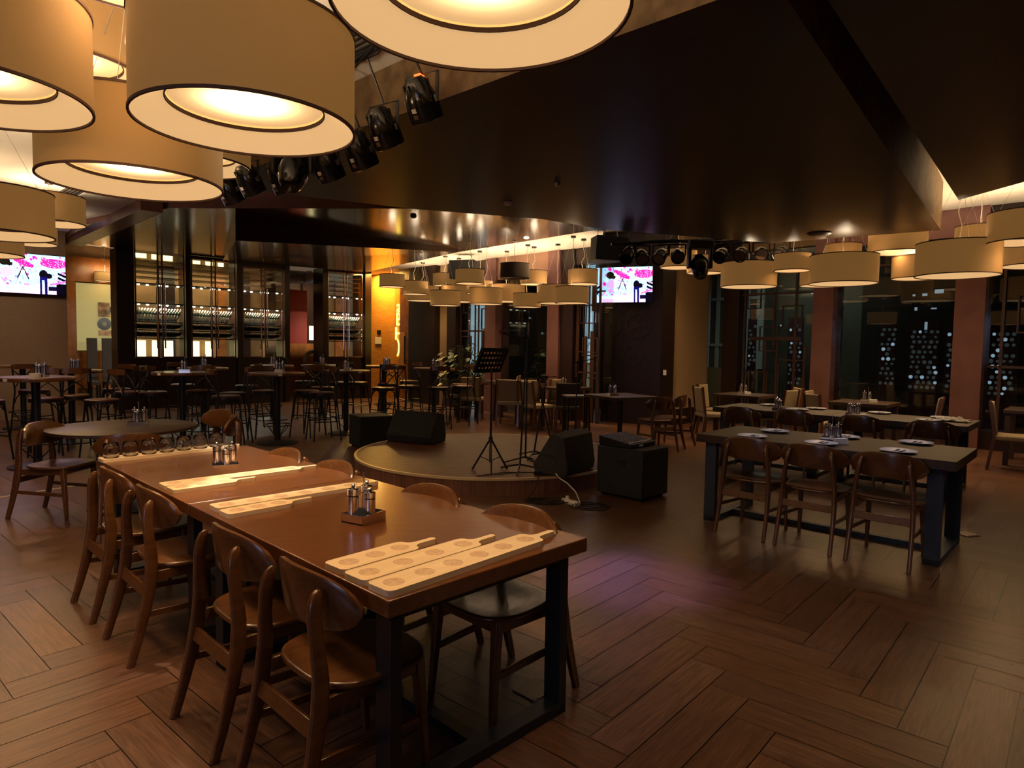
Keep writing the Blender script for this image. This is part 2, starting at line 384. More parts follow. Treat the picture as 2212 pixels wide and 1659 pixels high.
# back room behind the cabinets
BR = Line((-10.39, 16.7), (4.2, 3.9), 1)
wall('wall_back_room', BR.box(-3.8, 8.6, 0, 3.95, 0, .15), M['tanback'])
wall('wall_back_room_left', MB().box((-11.9, 14.3, 2), (.15, 3.6, 4)), M['tanback'])
wall('baseboard_back_room', BR.box(-.75, .6, .3, 1.22, -.04, 0), M['rustpanel'])
wall('trim_3', BR.box(-1.6, .7, 2.95, 3.55, -.06, 0), M['rustpanel'])
wall('trim_4', BR.box(-.9, -.58, 0, 3.0, -.05, 0), M['rustpanel'])
o = wall('window_1', BR.box(-.56, .75, 1.25, 2.92, -.03, 0), M['greenlit'])
def disc(line, t, z, r, off, th, m, name, lab, cat, seg=40, hub=None):
    Mx = Matrix((line.d, Vector((0, 0, 1)), line.n * -1)).transposed()
    c = line.pt(t, z, off)
    ob = MB().lathe([(0.001, 0), (r, 0), (r, th), (0.001, th)], seg, c, Mx.to_3x3()).build(name, m)
    tag(ob, lab, cat)
    if hub: MB().lathe([(0.001, th), (r * .33, th), (r * .33, th + .004), (.001, th + .004)], 24, c, Mx.to_3x3()).build('record_label', hub, ob)
    return ob
def flat(line, t0, t1, z0, z1, off, th, m, name, lab, cat):
    return tag(line.box(t0, t1, z0, z1, off - th, off).build(name, m), lab, cat)
flat(BR, -.10, .15, 2.10, 2.46, -.035, .02, M['sleeve2'], 'record_sleeve', 'square brown record sleeve on the olive backlit panel', 'record sleeve')
disc(BR, .03, 1.92, .155, -.035, .012, M['vinyl'], 'vinyl_record', 'black vinyl record below the square sleeve on the olive panel', 'record', hub=M['duct'])
flat(BR, -.10, .17, 1.62, 1.76, -.035, .02, M['sleeve'], 'record_sleeve', 'orange tan record sleeve at the bottom of the olive panel', 'record sleeve')
disc(BR, .30, 2.28, .155, -.035, .012, M['vinyl'], 'vinyl_record', 'black vinyl record with red centre beside the square sleeve', 'record', hub=M['vlabel'])
disc(BR, .32, 1.70, .155, -.035, .012, M['vinyl'], 'vinyl_record', 'black vinyl record lowest on the right of the olive panel', 'record', hub=M['duct'])
for t0, nmx in ((-.42, 'left'), (-.10, 'right')):
    q = flat(BR, t0, t0 + .22, .55, 1.56, -.35, .05, M['greyup'], 'high_back_chair', 'dark tall upholstered chair back, %s of the pair before the olive panel' % nmx, 'chair')
    BR.box(t0, t0 + .22, .42, .50, -.75, -.35).build('seat', M['greyup'], q)
    for u in (t0 + .02, t0 + .20):
        for oo in (-.72, -.37): BR.box(u - .018, u + .018, 0, .42, oo - .018, oo + .018).build('leg', M['iron'], q)
    BR.box(t0, t0 + .22, .42, .6, -.40, -.35).build('back_frame', M['greyup'], q)
# backlit yellow squares seen through the cabinets
YL = [(.71, .24), (1.10, .13), (1.37, .24), (2.11, .17), (2.44, .16)]; YT = [(.74, .26), (1.12, .15), (1.40, .23), (2.14, .19), (2.47, .18), (2.80, .15)]
NTH = ['first', 'second', 'third', 'fourth', 'fifth', 'sixth', 'seventh', 'eighth']
for k, (t, w) in enumerate(YL): flat(BR, t, t + w, 1.10, 1.52, -.09, .02, M['yellowlit'], 'wall_light_panel', NTH[k] + ' backlit yellow wall panel low behind the wine cabinets, from the left', 'wall light')
for k, (t, w) in enumerate(YT): flat(BR, t, t + w, 3.66 - .01 * k, 3.80 - .01 * k, -.09, .02, M['yellowlit'], 'wall_light_panel', NTH[k] + ' small backlit panel high behind the wine cabinets, from the left', 'wall light')
for k_, (t_, w_) in enumerate([(1.30, .38), (2.75, .25), (3.5, .2), (4.3, .5), (5.3, .6), (6.4, .5)]):
    wall('trim_%d' % (21 + k_), BR.box(t_, t_ + w_, 0, 3.5, -.08, -.005), M['rustpanel'] if k_ % 2 else M['darkwall'])
wall('baseboard_back_room_right', BR.box(.8, 8.6, 0, .78, -.03, 0), M['rustpanel'])
# rear wall pieces, left to right
wall('wall_amber', BK.box(-.6, 1.22, 0, 3.62, .25, .45), M['amberwood'])
wall('wall_amber_panel', BK.box(1.22, 1.66, 0, 3.62, .15, .45), M['amberpanel'])
wall('wall_dark_rear', BK.box(2.26, 3.38, 0, 3.52, -.12, .4), M['darkwall'])
wall('wall_beige_rear', BK.box(3.38, 3.82, 0, 3.52, .05, .4), M['beige'])
wall('trim_5', BK.box(3.82, 4.16, 0, 3.52, -.08, .4), M['darkwall'])
wall('wall_copper_left', BK.box(5.25, 5.60, 0, 3.52, -.10, .35), M['copper'])
wall('wall_copper_right', BK.box(7.20, 7.52, 0, 3.52, -.10, .35), M['copper'])
wall('wall_copper_lintel', BK.box(5.60, 7.20, 3.02, 3.52, -.05, .35), M['copperlit'])
wall('trim_6', BK.box(7.52, 7.86, 0, 3.52, -.04, .35), M['darkwall'])
wall('trim_7', BK.box(4.16, 5.25, 3.15, 3.52, 0, .3), M['darkwall'])
wall('trim_8', BK.box(7.86, 8.75, 3.2, 3.52, 0, .3), M['darkwall'])
wall('wall_beyond_window', BK.box(4.05, 4.95, 0, 3.6, 1.6, 1.8), M['beige'])
# rear door with handle
d1 = BK.box(1.68, 2.26, 0, 3.52, .0, .08).build('door_1', M['rustpanel']); struct(d1)
hb = MB(); hb.tube([BK.pt(2.0, 1.0, -.06), BK.pt(2.0, 1.75, -.06)], .015); hb.tube([BK.pt(2.0, 1.1, -.06), BK.pt(2.0, 1.1, .01)], .01); hb.tube([BK.pt(2.0, 1.65, -.06), BK.pt(2.0, 1.65, .01)], .01)
hb.build('door_handle', M['steel_black'], d1)
BK.box(1.72, 1.95, .95, 1.85, -.012, 0).build('push_plate', M['amberwood'], d1)
# dark interior behind the black rear window
wall('window_2', BK.box(5.60, 7.20, 0, 3.02, .10, .12), M['pane'])
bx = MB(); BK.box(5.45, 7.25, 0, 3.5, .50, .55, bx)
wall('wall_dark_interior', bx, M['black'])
wall('window_3', BK.box(4.16, 5.25, 0, 3.15, .10, .12), M['pane'])
wall('window_4', BK.box(7.86, 8.75, 0, 3.2, .10, .12), M['pane'])
# gear column
wall('wall_gear_column', MB().prism([(1.83, 13.46), (2.93, 13.01), (3.02, 13.25), (2.1, 13.72)], 0, 3.86), M['darkwall'])
wall('door_2', MB().prism([(2.93, 13.06), (3.30, 13.20), (3.2, 13.5), (2.9, 13.4)], 0, 3.86), M['darkwall'])
wall('wall_beige', MB().prism([(3.28, 13.12), (4.18, 14.12), (4.05, 14.3), (3.05, 13.4)], 0, 3.86), M['beige'])
wall('baseboard_beige', GB.box(.0, 1.16, 0, .32, -.05, .0), M['darkwall'])
tag(MB().box((3.02, 13.02, 1.05), (.06, .04, .10)).build('door_latch', M['whiteplastic']), 'small pale door latch at the dark doorway by the beige wall', 'latch')
# right window wall
wall('trim_9', RT.box(.36, .70, 0, 3.86, -.05, .3), M['darkwall'])
wall('trim_10', RT.box(-.02, .36, 3.3, 3.86, 0, .25), M['darkwall'])
wall('trim_11', RT.box(.70, 2.2, 3.5, 3.86, 0, .25), M['beige'])
wall('wall_copper_pillar_centre', RT.box(2.20, 2.56, 0, 3.86, -.12, .4), M['copper'])
wall('wall_copper_beam', RT.box(2.56, 4.45, 3.40, 3.86, -.08, .4), M['copper'])
wall('wall_copper_pillar_right', RT.box(4.45, 4.86, 0, 3.86, -.12, .4), M['copper'])
wall('trim_12', RT.box(4.86, 9.0, 3.35, 3.86, -.04, .3), M['darkwall'])
wall('trim_13', RT.box(4.86, 9.0, 0, .30, -.04, .3), M['darkwall'])
wall('trim_14', RT.box(2.56, 4.45, 3.02, 3.06, 0, .12), M['lattice'])
for k, (t0, t1, z0, z1) in enumerate([(-.02, .36, 0, 3.3), (.70, 2.2, 0, 3.5), (2.56, 4.45, 0, 3.4), (4.86, 9.0, .3, 3.35)]):
    wall('window_%d' % (5 + k), RT.box(t0, t1, z0, z1, .10, .12), M['pane'])
bx = MB(); RT.box(-3.0, 10.5, -.02, 3.9, 4.6, 4.7, bx); RT.box(-3.0, 10.5, 3.9, 3.95, .0, 4.7, bx); RT.box(-3.1, -3.0, 0, 3.9, 0, 4.7, bx); RT.box(10.5, 10.6, 0, 3.9, 0, 4.7, bx)
wall('wall_corridor', bx, mat('olive_dark_wall', (.055, .056, .042), .5, var=.3, scale=1.2))
wall('wall_corridor_dark', RT.box(1.9, 9.5, 0, 3.9, 3.35, 3.45), M['black'])
wall('floor_corridor', RT.box(-3.0, 10.5, -.06, -.01, .2, 4.7), M['black'])
# exterior facade seen in daylight through the rear windows
EX = Line(BK.pt(2, 0, 7)[:2], (.7, -.715), 1)
wall('wall_facade', EX.box(-3, 6.5, 0, 1.0, 0, .2), M['beige'])
fc = MB()
for k in range(22): EX.box(.1 + .3 * k, .1 + .3 * k + (.10 if k % 3 else .2), 1.0, 5.5, 0, .1, fc)
for z in (1.6, 2.9, 4.2): EX.box(0, 6.6, z, z + .08, -.02, .12, fc)
wall('wall_facade_mullions', fc, M['skyroom'])

# lattice screens
def lattice(line, rects, bars, off, lab, m=None):
    mb = MB()
    for t0, t1, z0, z1 in rects:
        w = .022
        line.box(t0, t1, z0, z0 + w, off, off + .03, mb); line.box(t0, t1, z1 - w, z1, off, off + .03, mb)
        line.box(t0, t0 + w, z0, z1, off, off + .03, mb); line.box(t1 - w, t1, z0, z1, off, off + .03, mb)
    for t0, t1, z0, z1 in bars: line.box(t0, t1, z0, z1, off, off + .03, mb)
    return tag(mb.build('lattice_screen', m or M['lattice'], smooth=False), lab, 'screen')
lattice(BK, [(4.30, 4.50, 2.30, 2.75), (4.2, 4.6, 1.2, 1.75), (4.95, 5.25, 1.9, 2.4), (4.6, 5.0, .3, 1.1)],
        [(4.16, 5.25, 2.52, 2.55), (4.16, 5.25, 1.85, 1.89), (4.72, 4.75, .1, 3.1), (4.84, 4.87, .1, 3.1), (5.08, 5.11, .1, 3.1), (4.18, 4.22, 0, 3.1), (4.97, 5.05, 0, 1.85), (4.4, 4.44, 0, 1.2)], .04,
        'brown wooden lattice screen in the rear window left of the copper pillars')
lattice(BK, [(7.98, 8.42, 2.0, 2.38), (8.05, 8.5, 1.35, 1.72), (8.15, 8.5, .9, 1.2)],
        [(7.88, 7.96, .9, 3.1), (8.10, 8.16, 0, 1.75), (8.26, 8.36, 0, 1.85), (8.42, 8.50, 0, 1.70), (8.06, 8.08, 1.9, 3.1), (8.2, 8.22, 1.7, 3.1), (8.33, 8.35, 1.7, 2.4), (8.12, 8.13, 2.0, 2.38), (8.46, 8.50, 1.0, 3.1), (7.86, 8.5, 1.0, 1.03), (7.86, 8.5, 1.42, 1.44), (8.3, 8.6, 2.62, 2.65), (8.28, 8.38, 2.25, 2.75)], .04,
        'dark lattice screen in the daylit rear window beside the gear column')
lattice(RT, [(.82, 1.12, 2.35, 2.85), (1.55, 1.95, 1.95, 2.4), (1.1, 1.5, 1.5, 2.0), (1.5, 2.05, .5, 1.35), (.9, 1.3, .3, 1.1)],
        [(.72, 2.18, 2.62, 2.66), (.9, 1.9, 1.72, 1.79), (1.38, 1.42, 1.6, 3.4), (1.46, 1.49, 0, 1.7), (1.80, 1.84, 0, 3.4), (2.0, 2.05, 0, 1.6), (.76, .80, 0, 3.4), (1.22, 1.26, 0, 1.7), (2.14, 2.18, 0, 3.4)], .04,
        'dark wooden lattice screen in the window left of the right copper pillars')
lattice(RT, [(5.25, 5.75, 1.85, 2.45), (5.5, 6.2, .9, 1.6), (6.3, 6.9, 1.9, 2.7)], [(5.05, 5.09, .3, 3.3), (5.9, 5.94, .3, 3.3), (6.6, 6.64, .3, 3.3), (4.9, 9, 1.3, 1.34), (7.6, 7.64, .3, 3.3)], .04,
        'dark lattice screen in the window at the right edge', M['lattice'])
# perforated screens standing in the corridor
def perf(t0, t1, z0, z1, off, lab, nb):
    r = empty('perforated_screen', RT.pt((t0 + t1) / 2, 0, off)); tag(r, lab, 'screen')
    inv = r.matrix_world
    loc = Vector(RT.pt((t0 + t1) / 2, 0, off))
    def loc_build(mb, name, m):
        mb.v = [tuple(Vector(v_) - loc) for v_ in mb.v]; return mb.build(name, m, r, smooth=False)
    p = MB(); RT.box(t0, t1, z0 - .1, z1 + .1, off, off + .03, p); RT.box(t0, t1, 0, z0 - .1, off, off + .05, p)
    loc_build(p, 'screen_panel', M['perfpanel'])
    d = MB(); d2 = MB(); Mx = Matrix((RT.d, Vector((0, 0, 1)), RT.n * -1)).transposed()
    rows = int((z1 - z0) / .105); cols_ = int((t1 - t0) / .105)
    for i in range(cols_):
        for j in range(rows):
            if random.random() < .22: continue
            c = RT.pt(t0 + .06 + i * .105 + (j % 2) * .03, z0 + .05 + j * .105, off - .004)
            (d2 if random.random() < nb else d).lathe([(.001, 0), (random.uniform(.026, .042), 0)], 10, c, Mx.to_3x3())
    loc_build(d, 'lit_holes', M['discs']); 
    if d2.v: loc_build(d2, 'bright_holes', M['discs2'])
perf(2.40, 2.72, .8, 2.15, 3.0, 'narrow perforated disc screen in the dark room, left of the wide one', .12)
perf(2.98, 3.52, .75, 2.1, 3.0, 'wide perforated disc screen in the middle of the black right window', .12)
perf(3.64, 3.92, .8, 2.15, 3.0, 'narrow perforated disc screen beside the right copper pillar', .15)
perf(4.25, 4.85, .7, 2.0, 3.0, 'perforated disc screen seen through the window at the right edge', .12)
perf(-.62, -.40, .9, 2.2, 3.0, 'slim perforated screen seen through the lattice window, left one', .05)
perf(.40, .75, .7, 2.2, 3.0, 'perforated screen seen through the lattice window, right one', .05)
# small lit signs up in the dark room
for t, z, w, h in [(3.0, 2.70, .05, .04), (3.18, 2.70, .09, .05), (3.40, 2.74, .16, .08), (3.05, 2.40, .05, .07), (3.35, 2.42, .10, .03), (3.25, 2.0, .05, .16), (5.0, 2.55, .06, .08), (.9, 2.85, .14, .05), (1.35, 2.55, .03, .10), (.2, 2.1, .05, .04), (1.2, 2.0, .08, .16), (5.4, 2.2, .03, .03)]:
    flat(RT, t, t + w, z, z + h, 3.0, .01, M['discs2'], 'distant_glow', 'tiny bluish light far behind the right-hand windows', 'light')['group'] = 'distant lights behind the right windows'
# painted bluish reflections: glowing specks behind the black rear window
for k, (t, z) in enumerate([(6.1, 2.15), (6.75, 2.32), (6.95, 2.15), (6.95, 1.85), (6.5, 1.8)]):
    tag(BK.box(t, t + .03, z, z + .04, .48, .50).build('distant_glow', M['discs2']), 'tiny glowing speck standing in for a reflection in the black rear window', 'light', 'painted reflections behind the black rear window')

# ------------------------------------------------------------------ wine cabinets
MX3 = lambda line: Matrix((line.d, line.n, Vector((0, 0, 1)))).transposed().to_4x4()
def cabinet(t0, t1, ztop, zb, lab, units):
    r = empty('wine_cabinet', CB.pt((t0 + t1) / 2, 0, 0)); tag(r, lab, 'cabinet'); loc = Vector(CB.pt((t0 + t1) / 2, 0, 0))
    def B(mb, name, m, parent=r):
        mb.v = [tuple(Vector(v_) - loc) for v_ in mb.v]; return mb.build(name, m, parent, smooth=False)
    mid = (t0 + t1) / 2; D = .5
    b = MB(); CB.box(t0 - .02, t1 + .02, 0, zb, 0, D, b); B(b, 'plinth', M['darkwall'])
    b = MB(); CB.box(t0 - .02, t1 + .02, ztop, 3.5, 0, D, b); B(b, 'header', M['darkwall'])
    for s, (a, c) in enumerate(((t0, mid - .03), (mid + .03, t1))):
        f = MB(); w = .028
        CB.box(a, c, zb, zb + w, -.02, .02, f); CB.box(a, c, ztop - w, ztop, -.02, .02, f); CB.box(a, a + w, zb, ztop, -.02, .02, f); CB.box(c - w, c, zb, ztop, -.02, .02, f)
        fo = B(f, 'door', M['rail'] if units == 'bright' else M['copper'])
        g = MB(); CB.box(a + w, c - w, zb + w, ztop - w, -.004, .004, g); B(g, 'pane', M['clearpane'], fo)
        hx = c - .05 if s == 0 else a + .05
        h = MB(); h.tube([CB.pt(hx, 1.35, -.06), CB.pt(hx, 2.85, -.06)], .016, 10)
        for z in (1.5, 2.7): h.tube([CB.pt(hx, z, -.06), CB.pt(hx, z, 0)], .008, 6)
        ho = B(h, 'handle', M['chrome'], fo)
    for z in (3.30, 3.18, 3.06, 2.94):
        if z < ztop:
            q = MB(); 
            for oo in (.06, .22, .40): q.tube([CB.pt(t0 + .03, z - oo * .04, oo), CB.pt(t1 - .03, z - oo * .04, oo)], .008, 6)
            B(q, 'rack', M['rail'])
    for z in (2.78, 2.34, 1.925, 1.745, 1.565): 
        q = MB(); CB.box(t0 + .01, t1 - .01, z, z + .025, .03, D - .03, q); B(q, 'shelf', M['steel_black'])
    q = MB(); n = 5
    for z in (2.772, 2.332):
        for k in range(n):
            t = t0 + (k + .5) * (t1 - t0) / n
            q.lathe([(.001, -.022), (.026, -.015), (.030, 0), (.001, 0)], 12, CB.pt(t, z, .12 + .1 * (k % 2)))
    B(q, 'shelf_lights', M['leds'])
    return r
CABS = [(.04, 1.06, 3.53, 'wine cabinet with lit shelves, nearest the dark post on the left', 'copper'), (1.20, 2.21, 3.45, 'middle of the three joined wine cabinets', 'copper'),
        (2.38, 3.40, 3.36, 'wine cabinet at the right end of the joined three', 'copper'), (4.63, 5.68, 3.44, 'separate wine cabinet with pale frame beside the amber wall', 'bright')]
for t0, t1, zt, lab, u in CABS: cabinet(t0, t1, zt, 1.14, lab, u)
wall('wall_post_left', CB.box(-.32, .02, 0, 3.51, -.06, .5), M['darkwall'])
wall('trim_15', CB.box(1.08, 1.18, 0, 3.51, -.05, .5), M['darkwall'])
wall('trim_16', CB.box(2.24, 2.36, 0, 3.51, -.05, .5), M['darkwall'])
wall('trim_17', CB.box(3.43, 3.56, 0, 3.51, -.05, .5), M['darkwall'])
wall('trim_18', CB.box(4.47, 4.61, 0, 3.51, -.05, .5), M['darkwall'])
wall('trim_19', CB.box(5.71, 5.90, 0, 3.60, -.10, .6), M['darkwall'])
wall('wall_red', CB.box(3.80, 4.62, 1.50, 2.98, 1.2, 1.3), M['red'])
wall('wall_recess', CB.box(3.4, 3.95, 0, 3.5, 1.1, 1.18), M['taupe'])
wall('trim_20', CB.box(3.4, 5.2, 0, 1.5, 1.18, 1.3), M['rustpanel'])
flat(CB, 4.72, 5.06, 1.60, 2.0, 1.28, .03, M['yellowlit'], 'wall_light_panel', 'backlit yellow square right of the red wall panel', 'wall light')
dk = MB(); dk.tube([CB.pt(3.55, 3.30, .9), CB.pt(4.4, 3.30, .9), CB.pt(4.62, 3.35, .95)], .17, 16)
for k in range(8): dk.tube([CB.pt(3.58 + k * .11, 3.30, .9), CB.pt(3.60 + k * .11, 3.30, .9)], .178, 16)
tag(dk.build('air_duct', M['duct']), 'grey ribbed air duct above the red wall panel', 'duct')
# wide arc ornament near the red panel
ar = MB(); pts = []
for k in range(13):
    a_ = PI / 2 + PI * .5 * k / 12 * 1.15; pts.append(CB.pt(4.50 + .23 * math.cos(a_), 1.05 + .23 * math.sin(a_), .6))
ar.tube(pts, .05, 8); tag(ar.build('arc_ornament', M['uphol']), 'cream curved arc ornament below the red wall panel', 'ornament')
# bottles: lying on racks with necks toward the room
def bottle():
    prof = [(.0, .0), (.037, .002), (.038, .01), (.038, .19), (.030, .225), (.014, .25), (.0135, .30), (.0155, .302), (.0155, .312), (.0, .313)]
    b = MB().lathe(prof, 10).build('wine_bottle', M['bottle'])
    MB().lathe([(.0388, .05), (.0388, .17)], 10).build('bottle_label', M['label'], b)
    MB().lathe([(.0150, .255), (.0160, .315), (.0, .316)], 8).build('foil_cap', M['foil'], b)
    tag(b, 'x', 'bottle'); return b
bp_ = bottle(); first = True
rowsz = [(2.00, 'top bottle rack', .62), (1.82, 'middle bottle rack', .95), (1.64, 'lowest bottle rack', .95)]
cabn = ['leftmost wine cabinet', 'middle joined wine cabinet', 'third joined wine cabinet', 'separate cabinet by the amber wall']
for ci, (t0, t1, zt, lab, u) in enumerate(CABS):
    for zi, (z, rn, tl) in enumerate(rowsz):
        n = 15
        for k in range(n):
            t = t0 + .05 + (t1 - t0 - .1) * (k + .5) / n
            if first: b = bp_; first = False
            else:
                b = bp_.copy(); COL.objects.link(b)
                for ch in bp_.children: c = ch.copy(); COL.objects.link(c); c.parent = b
            # neck points to the room and down
            tl_ = 1.12 if zi == 0 else .22
            up = (CB.n * -math.cos(tl_) * .9 + CB.d * .35 + Vector((0, 0, 1)) * math.sin(tl_)).normalized(); xx = (CB.d - up * CB.d.dot(up)).normalized(); yy = up.cross(xx).normalized()
            Mt = Matrix((xx, yy, up)).transposed().to_4x4(); Mt.translation = CB.pt(t - (.08 if zi == 0 else .05), z - (.03 if zi == 0 else 0), .20 if zi == 0 else .36)
            b.matrix_world = Mt; b.rotation_mode = 'XYZ'
            b['label'] = 'dark wine bottle on the %s of the %s' % (rn, cabn[ci]); b['group'] = 'wine bottles on the %s of the %s' % (rn, cabn[ci])

# neon sign
def text_mesh(s, size, line, t, z, off, name, m, parent=None, depth=.01):
    cu = bpy.data.curves.new('t', 'FONT'); cu.body = s; cu.size = size; cu.extrude = depth; cu.align_x = 'CENTER'; cu.align_y = 'CENTER'
    o = bpy.data.objects.new('t', cu); COL.objects.link(o); bpy.context.view_layer.update()
    me = bpy.data.meshes.new_from_object(o); bpy.data.objects.remove(o)
    me.materials.clear(); me.materials.append(m); ob = bpy.data.objects.new(name, me); COL.objects.link(ob)
    Mx = Matrix((line.d, Vector((0, 0, 1)), line.n * -1)).transposed().to_4x4(); Mx.translation = line.pt(t, z, off); ob.matrix_world = Mx
    if parent: ob.parent = parent
    return ob
for s, z, nn in (('a', 2.55, 'top'), ('B', 2.19, 'second'), ('H', 1.80, 'third'), (')', 1.46, 'lowest')):
    ob = text_mesh(s, .50, BK, 1.46, z, .12, 'sign_letter', M['neon'])
    tag(ob, 'glowing yellow letter, %s of the vertical sign on the amber wall' % nn, 'sign letter')
flat(BK, .12, .42, 1.52, 1.72, .24, .015, M['paper'], 'wall_notice', 'pale notice on the amber wood wall', 'notice')
flat(BK, .22, .40, 1.80, 1.92, .24, .02, M['iron'], 'wall_switch', 'dark switch plate above the notice on the amber wall', 'switch')

# gears on the column
def gear(t, z, r, teeth, lab):
    Mx = Matrix((KC.d, Vector((0, 0, 1)), KC.n * -1)).transposed()
    mb = MB(); pts = []
    for k in range(teeth * 4):
        a_ = 2 * PI * k / (teeth * 4); rr = r * (1.08 if k % 4 in (1, 2) else .96); pts.append(Vector((math.cos(a_) * rr, math.sin(a_) * rr)))
    n = len(pts); vs = []
    for zz in (0, .018):
        for sc in (1, .78): vs += [KC.pt(t, z, -.001) + Mx @ Vector((p.x * sc, p.y * sc, zz)) for p in pts]
    fs = []
    for k in range(n):
        j = (k + 1) % n; fs += [(2 * n + k, 2 * n + j, 3 * n + j, 3 * n + k), (k, j, 2 * n + j, 2 * n + k), (n + k, 3 * n + k, 3 * n + j, n + j)]
    mb.add(vs, fs)
    for k in range(5):
        a_ = 2 * PI * k / 5; c = KC.pt(t, z, -.008) + Mx @ Vector((math.cos(a_) * r * .45, math.sin(a_) * r * .45, 0))
        e1 = Mx @ Vector((math.cos(a_), math.sin(a_), 0)); e2 = Mx @ Vector((-math.sin(a_), math.cos(a_), 0)); mb.box(c, (r * .72, .03 * r / .2, .012), (e1, e2, KC.n))
    mb.lathe([(.001, 0), (r * .2, 0), (r * .2, .02), (.001, .02)], 16, KC.pt(t, z, -.001), Mx.to_3x3())
    tag(mb.build('wall_gear', mat('gear_bronze', (.040, .022, .018), .4, metal=.4), smooth=False), lab, 'wall decoration')
gear(.72, 1.98, .26, 24, 'large dark gear relief on the column below the television')
gear(.25, 1.92, .13, 14, 'small dark gear relief left of the large gear on the column')
gear(.62, 1.38, .22, 22, 'dark gear relief below the large gear on the column')
gear(.30, 1.50, .14, 14, 'small dark gear relief low on the left of the column')
gear(.36, 2.32, .12, 12, 'small dark gear relief just under the television')

# ------------------------------------------------------------------ televisions
def paint(nx, ny, shift):
    rng = random.Random(3); blobs = [(rng.random() * 1.4 - .2, rng.random(), rng.uniform(.02, .07), rng.choice([(.9, .10, .62), (.55, .85, .95), (.75, .92, 1), (1, .45, .85), (.80, .62, .98), (.95, .25, .55)])) for _ in range(90)]
    blobs += [(rng.random() * 1.4 - .2, rng.random(), rng.uniform(.008, .024), rng.choice([(.95, .95, 1), (.6, .9, 1), (1, .5, .8), (.45, .45, .9), (1, .8, .9), (.5, .95, .95)])) for _ in range(420)]
    out = []
    for j in range(ny):
        for i in range(nx):
            x = (i + .5) / nx * 1.0 + shift; y = (j + .5) / ny
            c = [.62, .78, .92]
            for bx_, by, br, bc in blobs:
                d2 = ((x - bx_) * 1.6) ** 2 + ((y - by) + (x - bx_) * .5) ** 2
                if d2 < br * br: c = list(bc)
            if y > .62 and x > .25:
                if ((x - .45) / .15) ** 2 + ((y - .80 + (x - .45) * .8) / .075) ** 2 < 1 and rng.random() < .93: c = [1, .10, .50]
                if ((x - .86) / .18) ** 2 + ((y - .80) / .12) ** 2 < 1 and rng.random() < .9: c = [.95, .12, .52]
            if y < .20: c = [.85, .88, 1.0] if (x < .78) else [.05, .03, .12]
            if y < .10 and .1 < x < .9: c = [.95, .70, .95]
            def el(cx, cy, rx, ry): return ((x - cx) / rx) ** 2 + ((y - cy) / ry) ** 2 < 1
            dark = [.015, .01, .06]
            if el(.25, .78, .07, .10) or el(.31, .72, .04, .05): c = [.02, .01, .02]
            if el(.28, .52, .08, .13): c = [.85, .62, .90]
            ax = abs(x - .47)
            if abs(y - (.66 - ax * 4.2)) < .035 and ax < .07: c = dark
            if el(.47, .54, .025, .05): c = [.9, .75, .7]
            if el(.72, .50, .055, .12) or el(.785, .47, .045, .07): c = dark
            if el(.71, .67, .018, .04): c = [.8, .7, .8]
            if .675 < x < .70 and y < .40 or .735 < x < .765 and y < .40: c = [.05, .03, .25]
            if .67 < x < .77 and .36 < y < .44: c = [.06, .03, .30]
            if x > .90 and .30 < y < .60 and ((x * 7 + y * 9) % 1) < .55: c = dark
            if x < .10 and .18 < y < .55 and ((x * 9 - y * 7) % 1) < .5: c = dark
            if x > .88 and y < .28: c = dark
            if x > .80 and abs(y - .30 - (x - .9) * .5) < .025: c = [1, .35, .80]
            out.append(c)
    return out
def television(line, t0, t1, z0, z1, off, tilt, lab, shift):
    w = t1 - t0; h = z1 - z0; c = line.pt((t0 + t1) / 2, (z0 + z1) / 2, off)
    r = empty('television', c); tag(r, lab, 'television')
    Mx = Matrix((line.d, Vector((0, 0, 1)), line.n * -1)).transposed().to_4x4() @ Matrix.Rotation(tilt, 4, 'X')
    Mx.translation = c; r.matrix_world = Mx
    MB().box((0, 0, -.02), (w + .03, h + .03, .05)).build('housing', M['blackgloss'], r, bev=.006)
    nx, ny = 150, 84; vs = [(-w / 2 + w * i / nx, -h / 2 + h * j / ny, .008) for j in range(ny + 1) for i in range(nx + 1)]
    fs = [(j * (nx + 1) + i, j * (nx + 1) + i + 1, (j + 1) * (nx + 1) + i + 1, (j + 1) * (nx + 1) + i) for j in range(ny) for i in range(nx)]
    me = bpy.data.meshes.new('screen'); me.from_pydata(vs, [], fs); ca = me.color_attributes.new('Col', 'FLOAT_COLOR', 'CORNER')
    P = paint(nx, ny, shift); k = 0
    for c_ in P:
        for _ in range(4): ca.data[k].color = (*[q * q for q in c_], 1); k += 1
    me.materials.append(M['screen']); o = bpy.data.objects.new('screen', me); COL.objects.link(o); o.parent = r
    MB().box((0, 0, -.10), (.3, .25, .12)).build('wall_bracket', M['black'], r)
television(TW, -.88, .37, 2.37, 3.10, -.16, .02, 'flat television with a pink concert picture on the taupe left wall', 0)
television(KC, -.10, 1.02, 2.43, 3.12, -.16, .10, 'flat television with a pink concert picture on the dark gear column', 0)

